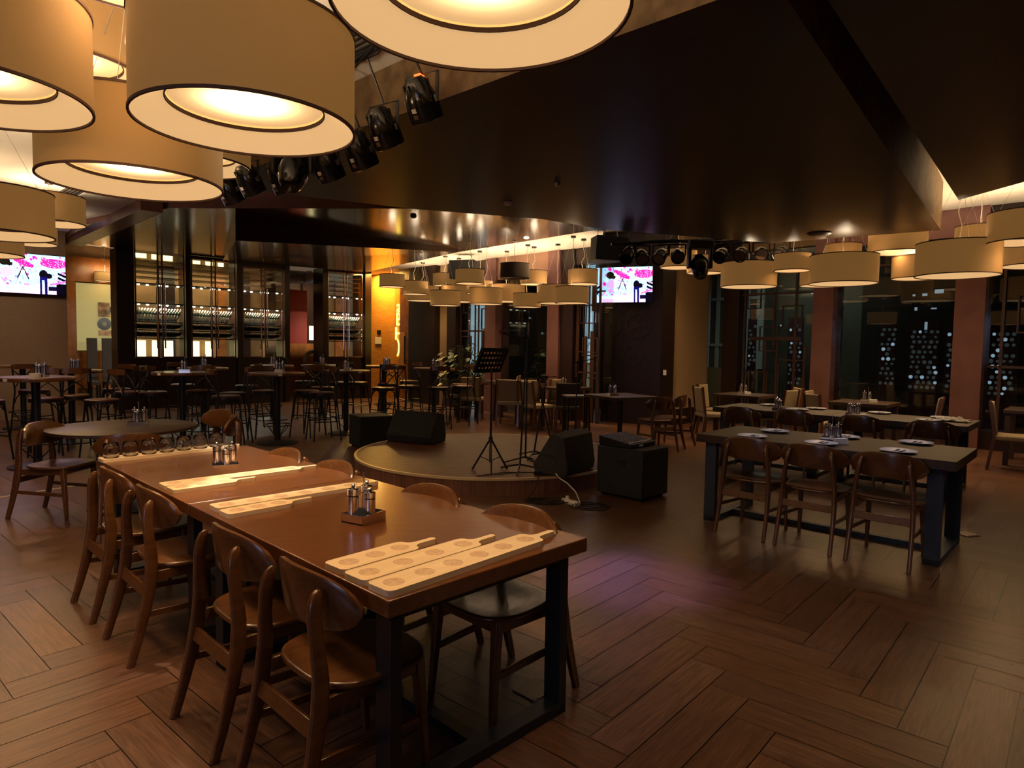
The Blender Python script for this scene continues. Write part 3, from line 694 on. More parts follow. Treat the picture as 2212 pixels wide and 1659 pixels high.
# ------------------------------------------------------------------ pendant lamps
def lamp_proto(D, h, off=False, name='pendant_lamp'):
    R_ = D / 2; r = empty(name); tag(r, 'x', 'lamp')
    MB().lathe([(R_ - .004, 0), (R_, 0), (R_, h), (R_ - .004, h)], 56, close=True).build('lamp_shade', M['shadeoff'] if off else M['shade'], r)
    mb = MB()
    for z in (0, h): mb.lathe([(R_ - .006, z - .006), (R_ + .004, z - .006), (R_ + .004, z + .006), (R_ - .006, z + .006)], 56, close=True)
    mb.lathe([(R_ * .703, .076), (R_ * .715, .076), (R_ * .715, .092), (R_ * .703, .092)], 48, close=True)
    mb.build('rim_binding', M['rim'], r)
    zt = .100
    MB().lathe([(.001, zt), (R_ * .70, zt), (R_ * .70, zt + .01), (.001, zt + .01)], 48).build('centre_diffuser', M['shadeoff'] if off else M['diffuser'], r)
    MB().lathe([(R_ * .712, .084), (R_ - .006, .004), (R_ - .006, .012), (R_ * .712, .092)], 56, close=True).build('ring_diffuser', M['shadeoff'] if off else M['annulus'], r)
    mb = MB()
    for k in range(3):
        a = 2 * PI * k / 3; mb.bar((0, 0, h - .03), (math.cos(a) * (R_ - .003), math.sin(a) * (R_ - .003), h - .03), .012, .006)
    mb.build('spider_frame', M['wire'], r)
    return r
LP = {}
def lamp(x, y, z, D, label, ceil=3.85, on=True):
    h = D * .44 if D > .7 else D * .48
    key = (round(D, 2), on)
    if key not in LP: LP[key] = Proto(lamp_proto(D, h, not on))
    r = LP[key].put((x, y, z), random.uniform(0, 6), label)
    # cables and ceiling cup, each lamp has its own length
    for ch in [c for c in r.children if c.name.split('.')[0] in ('suspension_wire', 'power_cord', 'ceiling_cup')]: bpy.data.objects.remove(ch)
    L = ceil - z
    mb = MB()
    for k in range(3):
        a = 2 * PI * k / 3; mb.tube([(math.cos(a) * D * .40, math.sin(a) * D * .40, h - .02), (math.cos(a) * .02, math.sin(a) * .02, L - .02)], .0016, 5)
    mb.build('suspension_wire', M['wire'], r)
    MB().tube([(0, 0, h - .03), (.03, .01, h + (L - h) * .25), (-.03, .0, h + (L - h) * .45), (0, .01, h + (L - h) * .7), (0, 0, L - .01)], .005, 6).build('power_cord', M['cord'], r)
    MB().lathe([(.001, L - .03), (.05, L - .03), (.055, L), (.001, L)], 20).build('ceiling_cup', M['chrome'], r)
    if on:
        li = bpy.data.lights.new('lamp_glow', 'POINT'); li.energy = (9 if 2.8 < x < 5.9 and y > 8.4 else 30) * (D / .9) ** 2; li.color = (1, .80, .54); li.shadow_soft_size = .09
        o = bpy.data.objects.new('lamp_glow', li); COL.objects.link(o); o.location = (x, y, z + h * .62)
        sp_ = bpy.data.lights.new('lamp_downlight', 'SPOT'); sp_.energy = 34 * (D / .9) ** 2; sp_.color = (1, .64, .31); sp_.shadow_soft_size = .12; sp_.spot_size = math.radians(150); sp_.spot_blend = .8
        o = bpy.data.objects.new('lamp_downlight', sp_); COL.objects.link(o); o.location = (x, y, z + .05)
    return r
near = 'large drum pendant lamp '
LAMPS = [(-1.16, 2.90, 2.47, .90, near + 'hanging above the near table, left of the topmost centre lamp'), (-.11, 2.05, 2.56, .90, near + 'cut by the top edge, rightmost of the near cluster'),
 (-2.22, 2.69, 2.51, .90, near + 'cut by the left edge at the top left corner'), (-2.66, 3.93, 3.09, .90, near + 'hung high behind the two big top left lamps'),
 (-2.10, 3.68, 2.40, .90, near + 'over the tasting glasses, below and left of the largest lamp'), (-2.82, 5.91, 3.08, .90, 'drum pendant lamp peeking out right behind the lamp over the tasting glasses'),
 (-4.70, 6.02, 2.47, .90, 'drum pendant lamp at the left edge, above the left television'), (-6.08, 8.71, 3.04, .80, 'smaller looking drum pendant lamp hung high right of the left edge lamp'),
 (-7.65, 10.43, 3.02, .80, 'drum pendant lamp mostly hidden behind the left edge lamp'), (-6.10, 7.60, 2.49, .80, 'drum pendant lamp overlapping the top left corner of the left television'),
 (-1.62, 2.80, 3.10, .90, near + 'whose bottom rim just shows at the top edge between two others'),
 (3.97, 11.20, 2.59, .90, 'drum pendant lamp hanging alone just right of the far spotlight row'), (4.98, 10.02, 2.55, .95, 'broad drum pendant lamp in front of the centre copper pillar'),
 (5.74, 8.59, 2.53, .95, 'broadest drum pendant lamp of the right group, over the right copper pillar'), (6.24, 10.26, 2.67, .70, 'drum pendant lamp half hidden left behind the broadest right lamp'),
 (5.20, 11.10, 2.62, .75, 'drum pendant lamp mostly hidden behind the lamp at the centre copper pillar'), (5.85, 10.15, 3.05, .80, 'drum pendant lamp hung high under the corner of the dark ceiling panel'),
 (5.10, 10.30, 2.93, .52, 'small drum pendant lamp tucked left behind the high lamp under the panel corner'), (6.58, 9.39, 3.02, .62, 'small pale drum pendant lamp high beside the right edge group'),
 (6.13, 7.96, 2.87, .80, 'drum pendant lamp cut by the right edge, upper one'), (7.05, 8.93, 2.72, .85, 'drum pendant lamp cut by the right edge, lower one'),
 (4.45, 10.60, 2.80, .55, 'small drum pendant lamp behind the last far spotlight'), (3.00, 12.1, 3.0, .65, 'small drum pendant lamp left behind the moving head light'), (3.45, 12.0, 2.90, .62, 'small drum pendant lamp right behind the moving head light'),
 (-2.43, 13.24, 2.67, .50, 'small drum pendant lamp in front of the glowing yellow letters'), (-2.05, 13.75, 2.57, .55, 'small drum pendant lamp behind the leftmost of the rear cluster'),
 (-2.21, 16.1, 2.59, .80, 'leftmost large drum pendant lamp of the rear cluster'), (-1.26, 15.2, 2.52, .80, 'second large drum pendant lamp of the rear cluster from the left'),
 (-.84, 12.69, 2.71, .55, 'small drum pendant lamp hung above the second large rear lamp'), (-1.54, 14.9, 2.86, .55, 'small pale drum pendant lamp high behind the second large rear lamp'),
 (-1.40, 13.64, 2.34, .62, 'low drum pendant lamp peeking under the gap of the first two rear lamps'), (-.55, 13.3, 2.36, .66, 'low drum pendant lamp peeking under the middle of the rear cluster'),
 (-.15, 13.95, 2.46, .78, 'third large drum pendant lamp of the rear cluster from the left'), (.40, 13.3, 2.77, .55, 'small drum pendant lamp hung high behind the unlit one'),
 (.85, 12.9, 2.37, .78, 'large drum pendant lamp nearest the second rear copper pillar'), (1.28, 12.25, 2.69, .55, 'small drum pendant lamp beside the gear column television'),
 (.27, 13.05, 2.30, .55, 'low drum pendant lamp between the third and fourth large rear lamps'), (1.06, 11.95, 2.32, .60, 'low drum pendant lamp at the right end of the rear cluster'),
 (-.72, 14.0, 2.62, .55, 'small drum pendant lamp between the second and third large rear lamps')]
for x, y, z, D, lab in LAMPS: lamp(x, y, z, D, lab, 3.52 if (y > 11.9 and x < 1.7) else 3.58 if x < 0 and y < 11 else 3.85)
lamp(.02, 12.49, 2.81, .55, 'unlit dark drum pendant lamp in the middle of the rear cluster', 3.52, False)
lamp(-10.19, 16.5, 2.98, .45, 'little drum pendant lamp beside the dark post, over the record panel')

# ------------------------------------------------------------------ dining chair
def dining_chair():
    r = empty('dining_chair'); tag(r, 'x', 'chair'); W_ = M['chairwood']
    # seat: rounded, slightly dished, wider at the front
    pts = []; N_ = 40
    for k in range(N_):
        a = 2 * PI * k / N_; c, s = math.cos(a), math.sin(a)
        x = math.copysign(abs(c) ** .62, c) * (.235 - .018 * (s < 0) * abs(s)); y = math.copysign(abs(s) ** .62, s) * .215
        pts.append((x, y))
    mb = MB(); vs = []; fs = []
    rings = [(.975, .438), (1, .441), (1.01, .448), (1.005, .456), (.985, .4595), (.95, .4600), (.6, .4555), (.25, .452)]
    for sc, z in rings: vs += [(x * sc, y * sc, z) for x, y in pts]
    for i in range(len(rings) - 1):
        for k in range(N_): a, b = i * N_ + k, i * N_ + (k + 1) % N_; fs.append((a, b, b + N_, a + N_))
    fs += [tuple(reversed(range(N_))), tuple(range((len(rings) - 1) * N_, len(rings) * N_))]
    mb.add(vs, fs).build('seat', W_, r, ang=60)
    # curved backrest plate
    sec = []; cols_ = []; nx = 25; mb = MB(); vs = []; fs = []
    for i in range(nx):
        u = -1 + 2 * i / (nx - 1); x = u * .255; yb = -.205 + .085 * (u * u)
        hh = .098 * (1 - abs(u) ** 3.2) ** .5 if abs(u) < 1 else 0; hh = max(hh, .012); zc = .705 - .006 * u * u + .012 * (1 - u * u)
        th = .0125 + .004 * (1 - abs(u)); m = 10; nrm = Vector((-.17 * u / .255, 1, 0)).normalized() 
        for k in range(m):
            a = 2 * PI * k / m; dz = math.sin(a); dy = math.cos(a)
            z = zc + math.copysign(abs(dz) ** .35, dz) * hh; tt = math.copysign(abs(dy) ** .6, dy) * th
            lean = -(z - .70) * .12
            vs.append((x + nrm.x * tt, yb + nrm.y * tt + lean, z))
    m = 10
    for i in range(nx - 1):
        for k in range(m): a, b = i * m + k, i * m + (k + 1) % m; fs.append((a, b, b + m, a + m))
    fs += [tuple(reversed(range(m))), tuple(range((nx - 1) * m, nx * m))]
    mb.add(vs, fs).build('backrest', W_, r, ang=50)
    # rear legs run up as curved posts and end rounded on the back of the plate
    for s in (-1, 1):
        path = [((.205, -.335, 0), .026, .034), ((.203, -.300, .12), .027, .040), ((.200, -.262, .27), .029, .050), ((.195, -.238, .40), .030, .058), ((.190, -.232, .50), .029, .054),
                ((.180, -.238, .60), .029, .046), ((.166, -.240, .68), .031, .046), ((.160, -.236, .725), .030, .044), ((.156, -.228, .752), .026, .036), ((.154, -.220, .765), .018, .022), ((.153, -.216, .770), .006, .008)]
        q = []
        for i, (p, wx, wy) in enumerate(path):
            d = (Vector(path[min(i + 1, len(path) - 1)][0]) - Vector(path[max(i - 1, 0)][0])).normalized()
            x = Vector((1, 0, 0)); y = d.cross(x).normalized(); x = y.cross(d)
            q.append(((p[0] * s, p[1], p[2]), (x.x, x.y * s, x.z), (y.x * s, y.y, y.z), wx / 2, wy / 2))
        secp = [(1, .55), (.8, .9), (.4, 1), (-.4, 1), (-.8, .9), (-1, .55), (-1, -.55), (-.8, -.9), (-.4, -1), (.4, -1), (.8, -.9), (1, -.55)]
        MB().sweep(q, secp).build('rear_leg', W_, r, ang=50)
        MB().bar((.195 * s, .185, 0), (.180 * s, .150, .442), .024, .024, (0, 1, 0), .040, .040).build('front_leg', W_, r, bev=.005)
        MB().bar((.187 * s, -.215, .405), (.187 * s, .14, .415), .018, .050).build('side_rail', W_, r, bev=.003)
        MB().bar((.199 * s, -.262, .235), (.190 * s, .165, .215), .016, .030).build('side_stretcher', W_, r, bev=.003)
    MB().bar((-.18, .150, .412), (.18, .150, .412), .018, .048).build('front_rail', W_, r, bev=.003)
    MB().bar((-.195, -.252, .335), (.195, -.252, .335), .016, .055, (0, .25, 1)).build('rear_rail', W_, r, bev=.003)
    return r
CH = Proto(dining_chair())
# the near pair of tables: corner, a = across, b = along
O = Vector((-.3706, 1.985)); th = .7957; A_ = Vector((math.cos(th), math.sin(th))); B_ = Vector((-A_.y, A_.x))
def T(s, t, z=0): v = O + A_ * s + B_ * t; return (v.x, v.y, z)
def rz_dir(v): return math.atan2(v[1], v[0]) - PI / 2      # chair faces local +Y
for t, w in ((2.60, 'farthest of four on the left side of the near tables'), (1.93, 'second farthest on the left side of the near tables'),
             (.94, 'third farthest on the left side of the near tables'), (.34, 'nearest of four on the left side of the near table')):
    CH.put(T(.085, t), rz_dir(A_), 'brown curved back dining chair, ' + w)
for t, w in ((2.57, 'farthest'), (1.93, 'second'), (.98, 'third')):
    CH.put(T(.785, t), rz_dir(-A_), 'dining chair whose back just shows beyond the near tables, %s from the camera end' % {'farthest': 'fourth', 'second': 'third', 'third': 'second'}[w])
CH.put(T(.80, .36), rz_dir(-A_), 'brown wooden dining chair beneath the right end of the near table, seat visible')

# ------------------------------------------------------------------ dining tables
def dining_table(name, corner, ax, ay, w, l, ztop, thick, mt, ms, legs, lab, legw=.045, legd=.085, inset=.05, floorbar=True, group=None):
    """ax across (w), ay along (l); legs: positions of the loop frames along l"""
    r = empty(name, (corner[0], corner[1], 0)); tag(r, lab, 'table', group)
    a3 = Vector((ax[0], ax[1], 0)); b3 = Vector((ay[0], ay[1], 0)); Z = Vector((0, 0, 1))
    def P(s, t, z): return a3 * s + b3 * t + Z * z
    MB().box(P(w / 2, l / 2, ztop - thick / 2), (w, l, thick), (a3, b3, Z)).build('tabletop', mt, r, bev=.004)
    zb = ztop - thick
    for t in legs:
        mb = MB()
        for s in (inset + legw / 2, w - inset - legw / 2): mb.box(P(s, t, zb / 2), (legw, legd, zb), (a3, b3, Z))
        mb.box(P(w / 2, t, .022), (w - 2 * inset, legd, .044), (a3, b3, Z)); mb.box(P(w / 2, t, zb - .02), (w - 2 * inset, legd, .04), (a3, b3, Z))
        mb.build('leg_frame', ms, r, bev=.002)
    if floorbar: MB().box(P(w / 2, (legs[0] + legs[-1]) / 2, .022), (.06, legs[-1] - legs[0] - legd, .044), (a3, b3, Z)).build('floor_stretcher', ms, r, bev=.002)
    for s in (.12, w - .12): MB().box(P(s, (legs[0] + legs[-1]) / 2, zb - .02), (.04, legs[-1] - legs[0] - legd, .038), (a3, b3, Z)).build('apron_rail', ms, r)
    return r
c = T(0, 0); dining_table('dining_table', c, A_, B_, .993, 1.665, .75, .058, M['tablewood'], M['steel_black'], (.10, 1.44), 'near reddish brown wooden table with three tasting boards at its near end')
c = T(0, 1.672); dining_table('dining_table', c, A_, B_, .993, 1.615, .75, .058, M['tablewood'], M['steel_black'], (.12, 1.45), 'reddish brown wooden table joined behind the near one, carrying the row of tumblers')
O2 = Vector((3.12, 4.56)); E1 = Vector((-.737, .676)); E2 = Vector((.676, .737))
def T2(e1, e2, z=0): v = O2 + E1 * e1 + E2 * e2; return (v.x, v.y, z)
dining_table('dining_table', T2(0, 0), E2, E1, .92, 1.97, .775, .07, M['darktable'], M['steel_blue'], (.13, 1.84), 'dark brown table set with six plates in front at the right', legw=.06, legd=.10, inset=.03)
O3 = Vector((4.76, 6.82)); 
def T3(e1, e2, z=0): v = O3 + E1 * e1 + E2 * e2; return (v.x, v.y, z)
dining_table('dining_table', T3(0, 0), E2, E1, .88, 1.40, .77, .065, M['darktable'], M['steel_blue'], (.15, 1.25), 'dark table with the crumpled cloth, behind the six plate table', legw=.06, legd=.10, inset=.03)
dining_table('dining_table', T3(1.405, 0), E2, E1, .88, 1.42, .77, .065, M['darktable'], M['steel_blue'], (.15, 1.27), 'dark table left of the one with the crumpled cloth, rear right row', legw=.06, legd=.10, inset=.03)
for e1, w in ((1.43, 'left'), (.93, 'middle'), (.41, 'right')):
    CH.put(T2(e1, .06), rz_dir(E2), 'wooden dining chair seen from behind, %s one of the three at the six plate table' % w)
for (x, y), w in (((3.03, 8.46), 'first'), ((3.55, 8.12), 'second'), ((4.08, 7.58), 'third'), ((4.60, 7.10), 'fourth')):
    CH.put((x, y, 0), rz_dir(E2), 'dark wooden dining chair at the rear right table row, %s from the left' % w)

# ------------------------------------------------------------------ tasting boards
def board(c0, ax, ay, L, w, holes, label, hl=.12, r_h=.037, th=.021):
    """c0: left near corner on the table; ax along the board, ay across"""
    ang = math.atan2(ax[1], ax[0]); root = None
    out = []; bl = L - hl
    def arc(cx, cy, r, a0, a1, n=6):
        return [(cx + r * math.cos(a0 + (a1 - a0) * k / n), cy + r * math.sin(a0 + (a1 - a0) * k / n)) for k in range(n + 1)]
    out += arc(.022, .022, .022, PI, 1.5 * PI); out += [(bl - .04, 0)]; out += arc(bl - .03, .03, .03, 1.5 * PI, 2 * PI, 4)
    hw = .014; mid = w / 2
    out += [(bl + .012, mid - hw - .006), (bl + .03, mid - hw)]; out += arc(L - hw, mid, hw, 1.5 * PI, 2.5 * PI, 8); out += [(bl + .03, mid + hw), (bl + .012, mid + hw + .006)]
    out += arc(bl - .03, w - .03, .03, 0, .5 * PI, 4); out += arc(.022, w - .022, .022, .5 * PI, PI)
    o2 = [out[0]]
    for p in out[1:]:
        if (Vector(p) - Vector(o2[-1])).length > 1e-4: o2.append(p)
    out = o2; n = len(out)
    loops = [[Vector((x, y, th)) for x, y in out]]; cs = []
    for k in range(holes):
        cx = .065 + (bl - .12) * (k / max(1, holes - 1)); cs.append(cx)
        loops.append([Vector((cx + r_h * math.cos(-2 * PI * j / 24), mid + r_h * math.sin(-2 * PI * j / 24), th)) for j in range(24)])
    tri = tessellate_polygon(loops); flatv = [v_ for l in loops for v_ in l]
    mb = MB(); mb.add(flatv, [tuple(t_) for t_ in tri])
    vs = [(x, y, 0) for x, y in out] + [(x, y, th - .003) for x, y in out]; base = [(x, y, th) for x, y in out]
    mb.add([(x, y, 0) for x, y in out] + base, [tuple(reversed(range(n)))] + [(i, (i + 1) % n, n + (i + 1) % n, n + i) for i in range(n)])
    b = mb.build('tasting_board', M['board'], smooth=False); tag(b, label, 'board')
    bm = bmesh.new(); bm.from_mesh(b.data); bmesh.ops.remove_doubles(bm, verts=bm.verts, dist=1e-5); bmesh.ops.recalc_face_normals(bm, faces=bm.faces); bm.to_mesh(b.data); bm.free()
    for cx in cs:
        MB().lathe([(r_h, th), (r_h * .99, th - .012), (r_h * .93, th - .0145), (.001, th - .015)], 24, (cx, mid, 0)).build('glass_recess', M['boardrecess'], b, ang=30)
    b.location = (c0[0], c0[1], c0[2]); b.rotation_euler = (0, 0, ang)
    return b
zt = .7502
d0 = (A_ * math.cos(.0) + B_ * math.sin(.0))
def dirn(a): return A_ * math.cos(a) + B_ * math.sin(a)
# local +x = ax, local +y = ax rotated 90 deg = B_ (away)
board(T(.015, .015, zt), dirn(.05), B_, .90, .125, 6, 'light wooden tasting board with six recesses, nearest the table corner')
board(T(.01, .150, zt), dirn(.045), B_, .68, .125, 4, 'light wooden tasting board with four recesses, middle of the near three')
board(T(.015, .285, zt), dirn(.055), B_, .47, .125, 3, 'light wooden tasting board with three recesses, shortest of the near three')
board(T(.035, 1.405, zt), dirn(-.02), B_, .90, .115, 6, 'long light tasting board just before the table seam')
board(T(.03, 1.265, zt), dirn(.03), B_, .44, .115, 3, 'short light tasting board in front of the long one at the table seam')
board(T(.02, 2.06, zt), dirn(-.02), B_, .90, .12, 6, 'long light tasting board on the far table, behind the seam')
board(T(.02, 1.93, zt), dirn(.01), B_, .46, .12, 3, 'short light tasting board on the far table, beside the long one')
gb = board(T(-.005, 3.13, zt), dirn(.06), B_, .93, .12, 7, 'light tasting board at the far table end, holding seven tumblers')
def tumbler():
    sc_ = 1.25; prof = [(.001, .0), (.023, .0), (.031, .005), (.0385, .024), (.0395, .038), (.0378, .060), (.0345, .086), (.0336, .0866), (.0326, .0855), (.0360, .060), (.0377, .038), (.0366, .026), (.029, .011), (.001, .009)]
    prof = [(a_ * sc_ if a_ > .002 else a_, b_ * sc_) for a_, b_ in prof]
    g = MB().lathe(prof, 28).build('glass_tumbler', M['glass'], ang=80); tag(g, 'x', 'glass'); return g
TG = Proto(tumbler())
for k in range(7):
    cx = .065 + (.93 - .12 - .12) * k / 6; p = Vector(T(-.005, 3.13)[:2]) + dirn(.06) * cx + Vector((-dirn(.06).y, dirn(.06).x)) * .06
    TG.put((p.x, p.y, zt + .0065), 0, 'clear glass tumbler on the far tasting board, %s from the left' % ['first', 'second', 'third', 'fourth', 'fifth', 'sixth', 'last'][k])

# ------------------------------------------------------------------ condiment sets
def tray_proto():
    r = empty('condiment_tray'); tag(r, 'x', 'tray')
    mb = MB()
    mb.box((0, 0, .003), (.150, .125, .006)); mb.box((0, .062, .020), (.150, .003, .040)); mb.box((0, -.062, .020), (.150, .003, .040))
    mb.box((.0735, 0, .020), (.003, .125, .040)); mb.box((-.0735, 0, .020), (.003, .125, .040))
    mb.build('tray', M['chrome'], r, smooth=False)
    MB().lathe([(.003, .006), (.003, .19), (.0055, .191), (.0055, .222), (.001, .223)], 12).build('carry_rod', M['chrome'], r); return r
TR = Proto(tray_proto())
def mill_proto(h):
    r = empty('pepper_mill'); tag(r, 'x', 'mill'); R_ = .0255
    MB().lathe([(.001, 0), (R_, 0), (R_, h * .66), (R_ * .94, h * .665)], 20).build('mill_body', M['chrome'], r)
    MB().lathe([(R_ * .93, h * .662), (R_ * .93, h * .69)], 20).build('dark_band', M['chromed'], r)
    MB().lathe([(R_ * .94, h * .69), (R_, h * .695), (R_, h * .86), (R_ * .8, h * .875), (.008, h * .88), (.007, h * .96), (.009, h * .975), (.006, h), (.001, h)], 20).build('mill_head', M['chrome'], r); return r
MT = Proto(mill_proto(.165)); MS = Proto(mill_proto(.145))
def condiments(x, y, z, rz, where, card=True, n=3, sc=1):
    TR.put((x, y, z), rz, 'steel condiment tray %s' % where)
    c, s = math.cos(rz), math.sin(rz)
    def q(a, b): return (x + a * c - b * s, y + a * s + b * c, z + .0062)
    MT.put(q(-.044, .022), 0, 'tall steel mill, left in the tray %s' % where)
    if n > 1: MS.put(q(.004, -.032), 1, 'short steel mill, front in the tray %s' % where)
    if n > 2: MT.put(q(.044, .022), 2, 'tall steel mill, right in the tray %s' % where)
    if card: tag(MB().box((0, 0, .022), (.10, .05, .045)).build('paper_packets', M['paper']), 'small white packet box by the tray %s' % where, 'packets').location = (x + .02, y - .11, z)
condiments(*T(.46, .85, zt), th + .25, 'in the middle of the near table', card=False)
condiments(*T(.48, 2.42, zt), th - .3, 'on the far half of the near tables', card=False)
condiments(2.70, 5.50, .7752, -.7, 'between the plates of the six plate table', card=True)
condiments(3.39, 8.28, .7702, -.7, 'at the left of the rear right table row', card=False, n=2)
condiments(4.03, 7.72, .7702, -.7, 'in the middle of the rear right table row', card=False)

# plates with cutlery
def plate_proto():
    return tag(MB().lathe([(.001, .004), (.07, .004), (.085, .006), (.125, .017), (.127, .019), (.124, .0205), (.085, .010), (.001, .008)], 40).build('dinner_plate', M['plate'], ang=70), 'x', 'plate')
PL = Proto(plate_proto())
fk = MB(); fk.box((0, -.03, 0), (.006, .11, .002)); fk.box((0, .04, 0), (.020, .03, .002))
for k in (-1.5, -.5, .5, 1.5): fk.box((k * .0055, .075, .001), (.0028, .045, .002))
FK = Proto(tag(fk.build('fork', M['cutlery']), 'x', 'fork'))
kn = MB(); kn.box((0, -.03, 0), (.012, .11, .005)); kn.prism([(-.007, .02), (.009, .02), (.009, .10), (.002, .125), (-.007, .10)], -.001, .001)
KN = Proto(tag(kn.build('table_knife', M['cutlery']), 'x', 'knife'))
def setting(x, y, z, w, rz):
    PL.put((x, y, z), 0, 'white dinner plate ' + w); c, s = math.cos(rz), math.sin(rz)
    FK.put((x - .02 * c, y - .02 * s, z + .012), rz, 'dark fork on the plate ' + w); KN.put((x + .02 * c, y + .02 * s, z + .012), rz, 'dark knife on the plate ' + w)
for (x, y), w in (((2.10, 5.70), 'front left'), ((2.53, 5.33), 'front middle'), ((2.95, 4.97), 'front right'), ((2.45, 6.08), 'back left'), ((2.93, 5.75), 'back middle, behind the mills'), ((3.38, 5.45), 'back right')):
    setting(x, y, .7752, w + ' on the six plate table', -.8)
for (x, y), w in (((3.55, 9.00), 'at the far left end'), ((3.67, 8.38), 'left of centre, front'), ((3.98, 8.56), 'left of centre, back'), ((4.12, 7.83), 'right of the middle mills'),
                  ((4.55, 8.10), 'behind the middle mills'), ((5.02, 7.62), 'behind the crumpled cloth'), ((4.66, 7.32), 'left of the crumpled cloth')):
    setting(x, y, .7702, w + ' of the rear right table row', -.8)
nk = MB(); vs = []; fs = []; G = 16
for j in range(G + 1):
    for i in range(G + 1):
        u, v_ = i / G - .5, j / G - .5; h = .012 + .05 * abs(math.sin(u * 9 + v_ * 4)) * abs(math.cos(v_ * 8 - u * 3)) * max(0, 1 - 2.6 * (u * u + v_ * v_)) + .01 * random.random()
        vs.append((u * .30 + .02 * math.sin(v_ * 14), v_ * .22 + .02 * math.cos(u * 11), h))
for j in range(G):
    for i in range(G): a = j * (G + 1) + i; fs.append((a, a + 1, a + G + 2, a + G + 1))
nk.add(vs, fs); o = tag(nk.build('crumpled_cloth', M['napkin'], ang=80), 'crumpled white cloth at the right end of the rear table row', 'cloth'); o.location = (4.93, 7.30, .764); o.rotation_euler = (0, 0, -.7)
so = o.modifiers.new('thick', 'SOLIDIFY'); so.thickness = .004; so.offset = 1

# ------------------------------------------------------------------ round dining table at the left
rt = empty('round_table', (-3.55, 5.98, 0)); tag(rt, 'dark round wooden table with one condiment set, left of the tumblers', 'table')
MB().lathe([(.001, .715), (.57, .715), (.60, .722), (.60, .745), (.592, .75), (.001, .75)], 64).build('tabletop', M['darktable'], rt, ang=50)
MB().lathe([(.001, .715), (.05, .715), (.045, .06), (.001, .06)], 20).build('column', M['steel_black'], rt)
MB().lathe([(.001, 0), (.30, 0), (.30, .012), (.06, .04), (.045, .06), (.001, .06)], 40).build('base', M['steel_black'], rt)
MB().box((.36, -.482, .737), (.07, .003, .04), (Vector((.8, .6, 0)), Vector((-.6, .8, 0)), Vector((0, 0, 1)))).build('number_tag', M['paper'], rt)
condiments(-3.45, 6.05, .7502, .1, 'on the dark round table', card=False)
CH.put((-3.93, 5.70, 0), rz_dir((1, -.06)), 'brown dining chair at the left of the dark round table, front legs in view')
CH.put((-3.08, 5.30, 0), rz_dir((-.45, .9)), 'brown dining chair before the dark round table, behind the tumblers')
CH.put((-2.92, 6.38, 0), rz_dir((-.95, -.35)), 'brown dining chair right of the round table, back seen edge on, front one')
CH.put((-3.20, 6.85, 0), rz_dir((-.5, -.85)), 'brown dining chair right of the round table, back seen edge on, rear one')

# ------------------------------------------------------------------ bar tables and stools
def bar_table_proto(square=False):
    r = empty('bar_table'); tag(r, 'x', 'table')
    if square: MB().box((0, 0, 1.06), (.72, .72, .045)).build('tabletop', M['chairwood'], r, bev=.004)
    else: MB().lathe([(.001, 1.035), (.40, 1.035), (.405, 1.042), (.405, 1.074), (.40, 1.08), (.001, 1.08)], 48).build('tabletop', M['chairwood'], r)
    MB().tube([(0, 0, .05), (0, 0, 1.036)], .045, 16).build('column', M['iron'], r)
    MB().lathe([(.001, 0), (.30, 0), (.30, .014), (.07, .05), (.001, .05)], 36).build('base', M['iron'], r)
    q = MB(); q.lathe([(.20, .275), (.213, .275), (.213, .288), (.20, .288)], 32, close=True)
    for k in range(4):
        a = PI / 4 + PI / 2 * k; q.tube([(math.cos(a) * .04, math.sin(a) * .04, .10), (math.cos(a) * .205, math.sin(a) * .205, .28)], .007, 6)
    q.build('foot_ring', M['iron'], r)
    MB().box((0, -.4075 if not square else -.362, 1.058), (.055, .003, .034)).build('number_tag', M['paper'], r)
    return r
BT = Proto(bar_table_proto()); BTS = Proto(bar_table_proto(True))
tabs = {'a': (-5.70, 7.85, 'round bar table at the far left below the television'), 'b': (-6.55, 9.75, 'round bar table behind the far left one, under the record panel'),
        'c': (-4.85, 9.65, 'round bar table right of the dark post, before the first wine cabinet'), 'd': (-5.32, 11.3, 'round bar table before the middle wine cabinet'),
        'e': (-3.56, 9.95, 'round bar table in the centre of the bar tables, near the third cabinet'), 'f': (-4.75, 13.0, 'round bar table close to the joined wine cabinets'),
        'g': (-2.82, 11.15, 'round bar table with visible round base, left of the stage speakers'), 'h': (-3.95, 13.6, 'round bar table under the red wall panel'),
        'j': (-1.52, 12.8, 'round bar table left of the potted plant')}
for k, (x, y, lab) in tabs.items(): BT.put((x, y, 0), random.uniform(-.5, .9), lab)
BTS.put((-2.66, 13.6, 0), .2, 'square bar table in front of the amber wall')
BTS.put((-8.35, 11.2, 0), .75, 'square bar table against the taupe wall at the left edge')
cw_ = {'a': 'on the far left round bar table', 'b': 'on the bar table under the record panel', 'c': 'on the bar table before the first wine cabinet', 'd': 'on the bar table before the middle wine cabinet',
       'e': 'on the central bar table', 'f': 'on the bar table close to the joined cabinets', 'g': 'on the bar table left of the stage speakers', 'h': 'on the bar table under the red panel', 'j': 'on the bar table left of the potted plant'}
for k, w in cw_.items(): condiments(tabs[k][0] + .02, tabs[k][1] + .05, 1.0802, .3, w, card=k in 'aeg', n=3 if k in 'abej' else 2)
condiments(-2.60, 13.6, 1.0827, 0, 'on the square bar table before the amber wall', card=False, n=3)

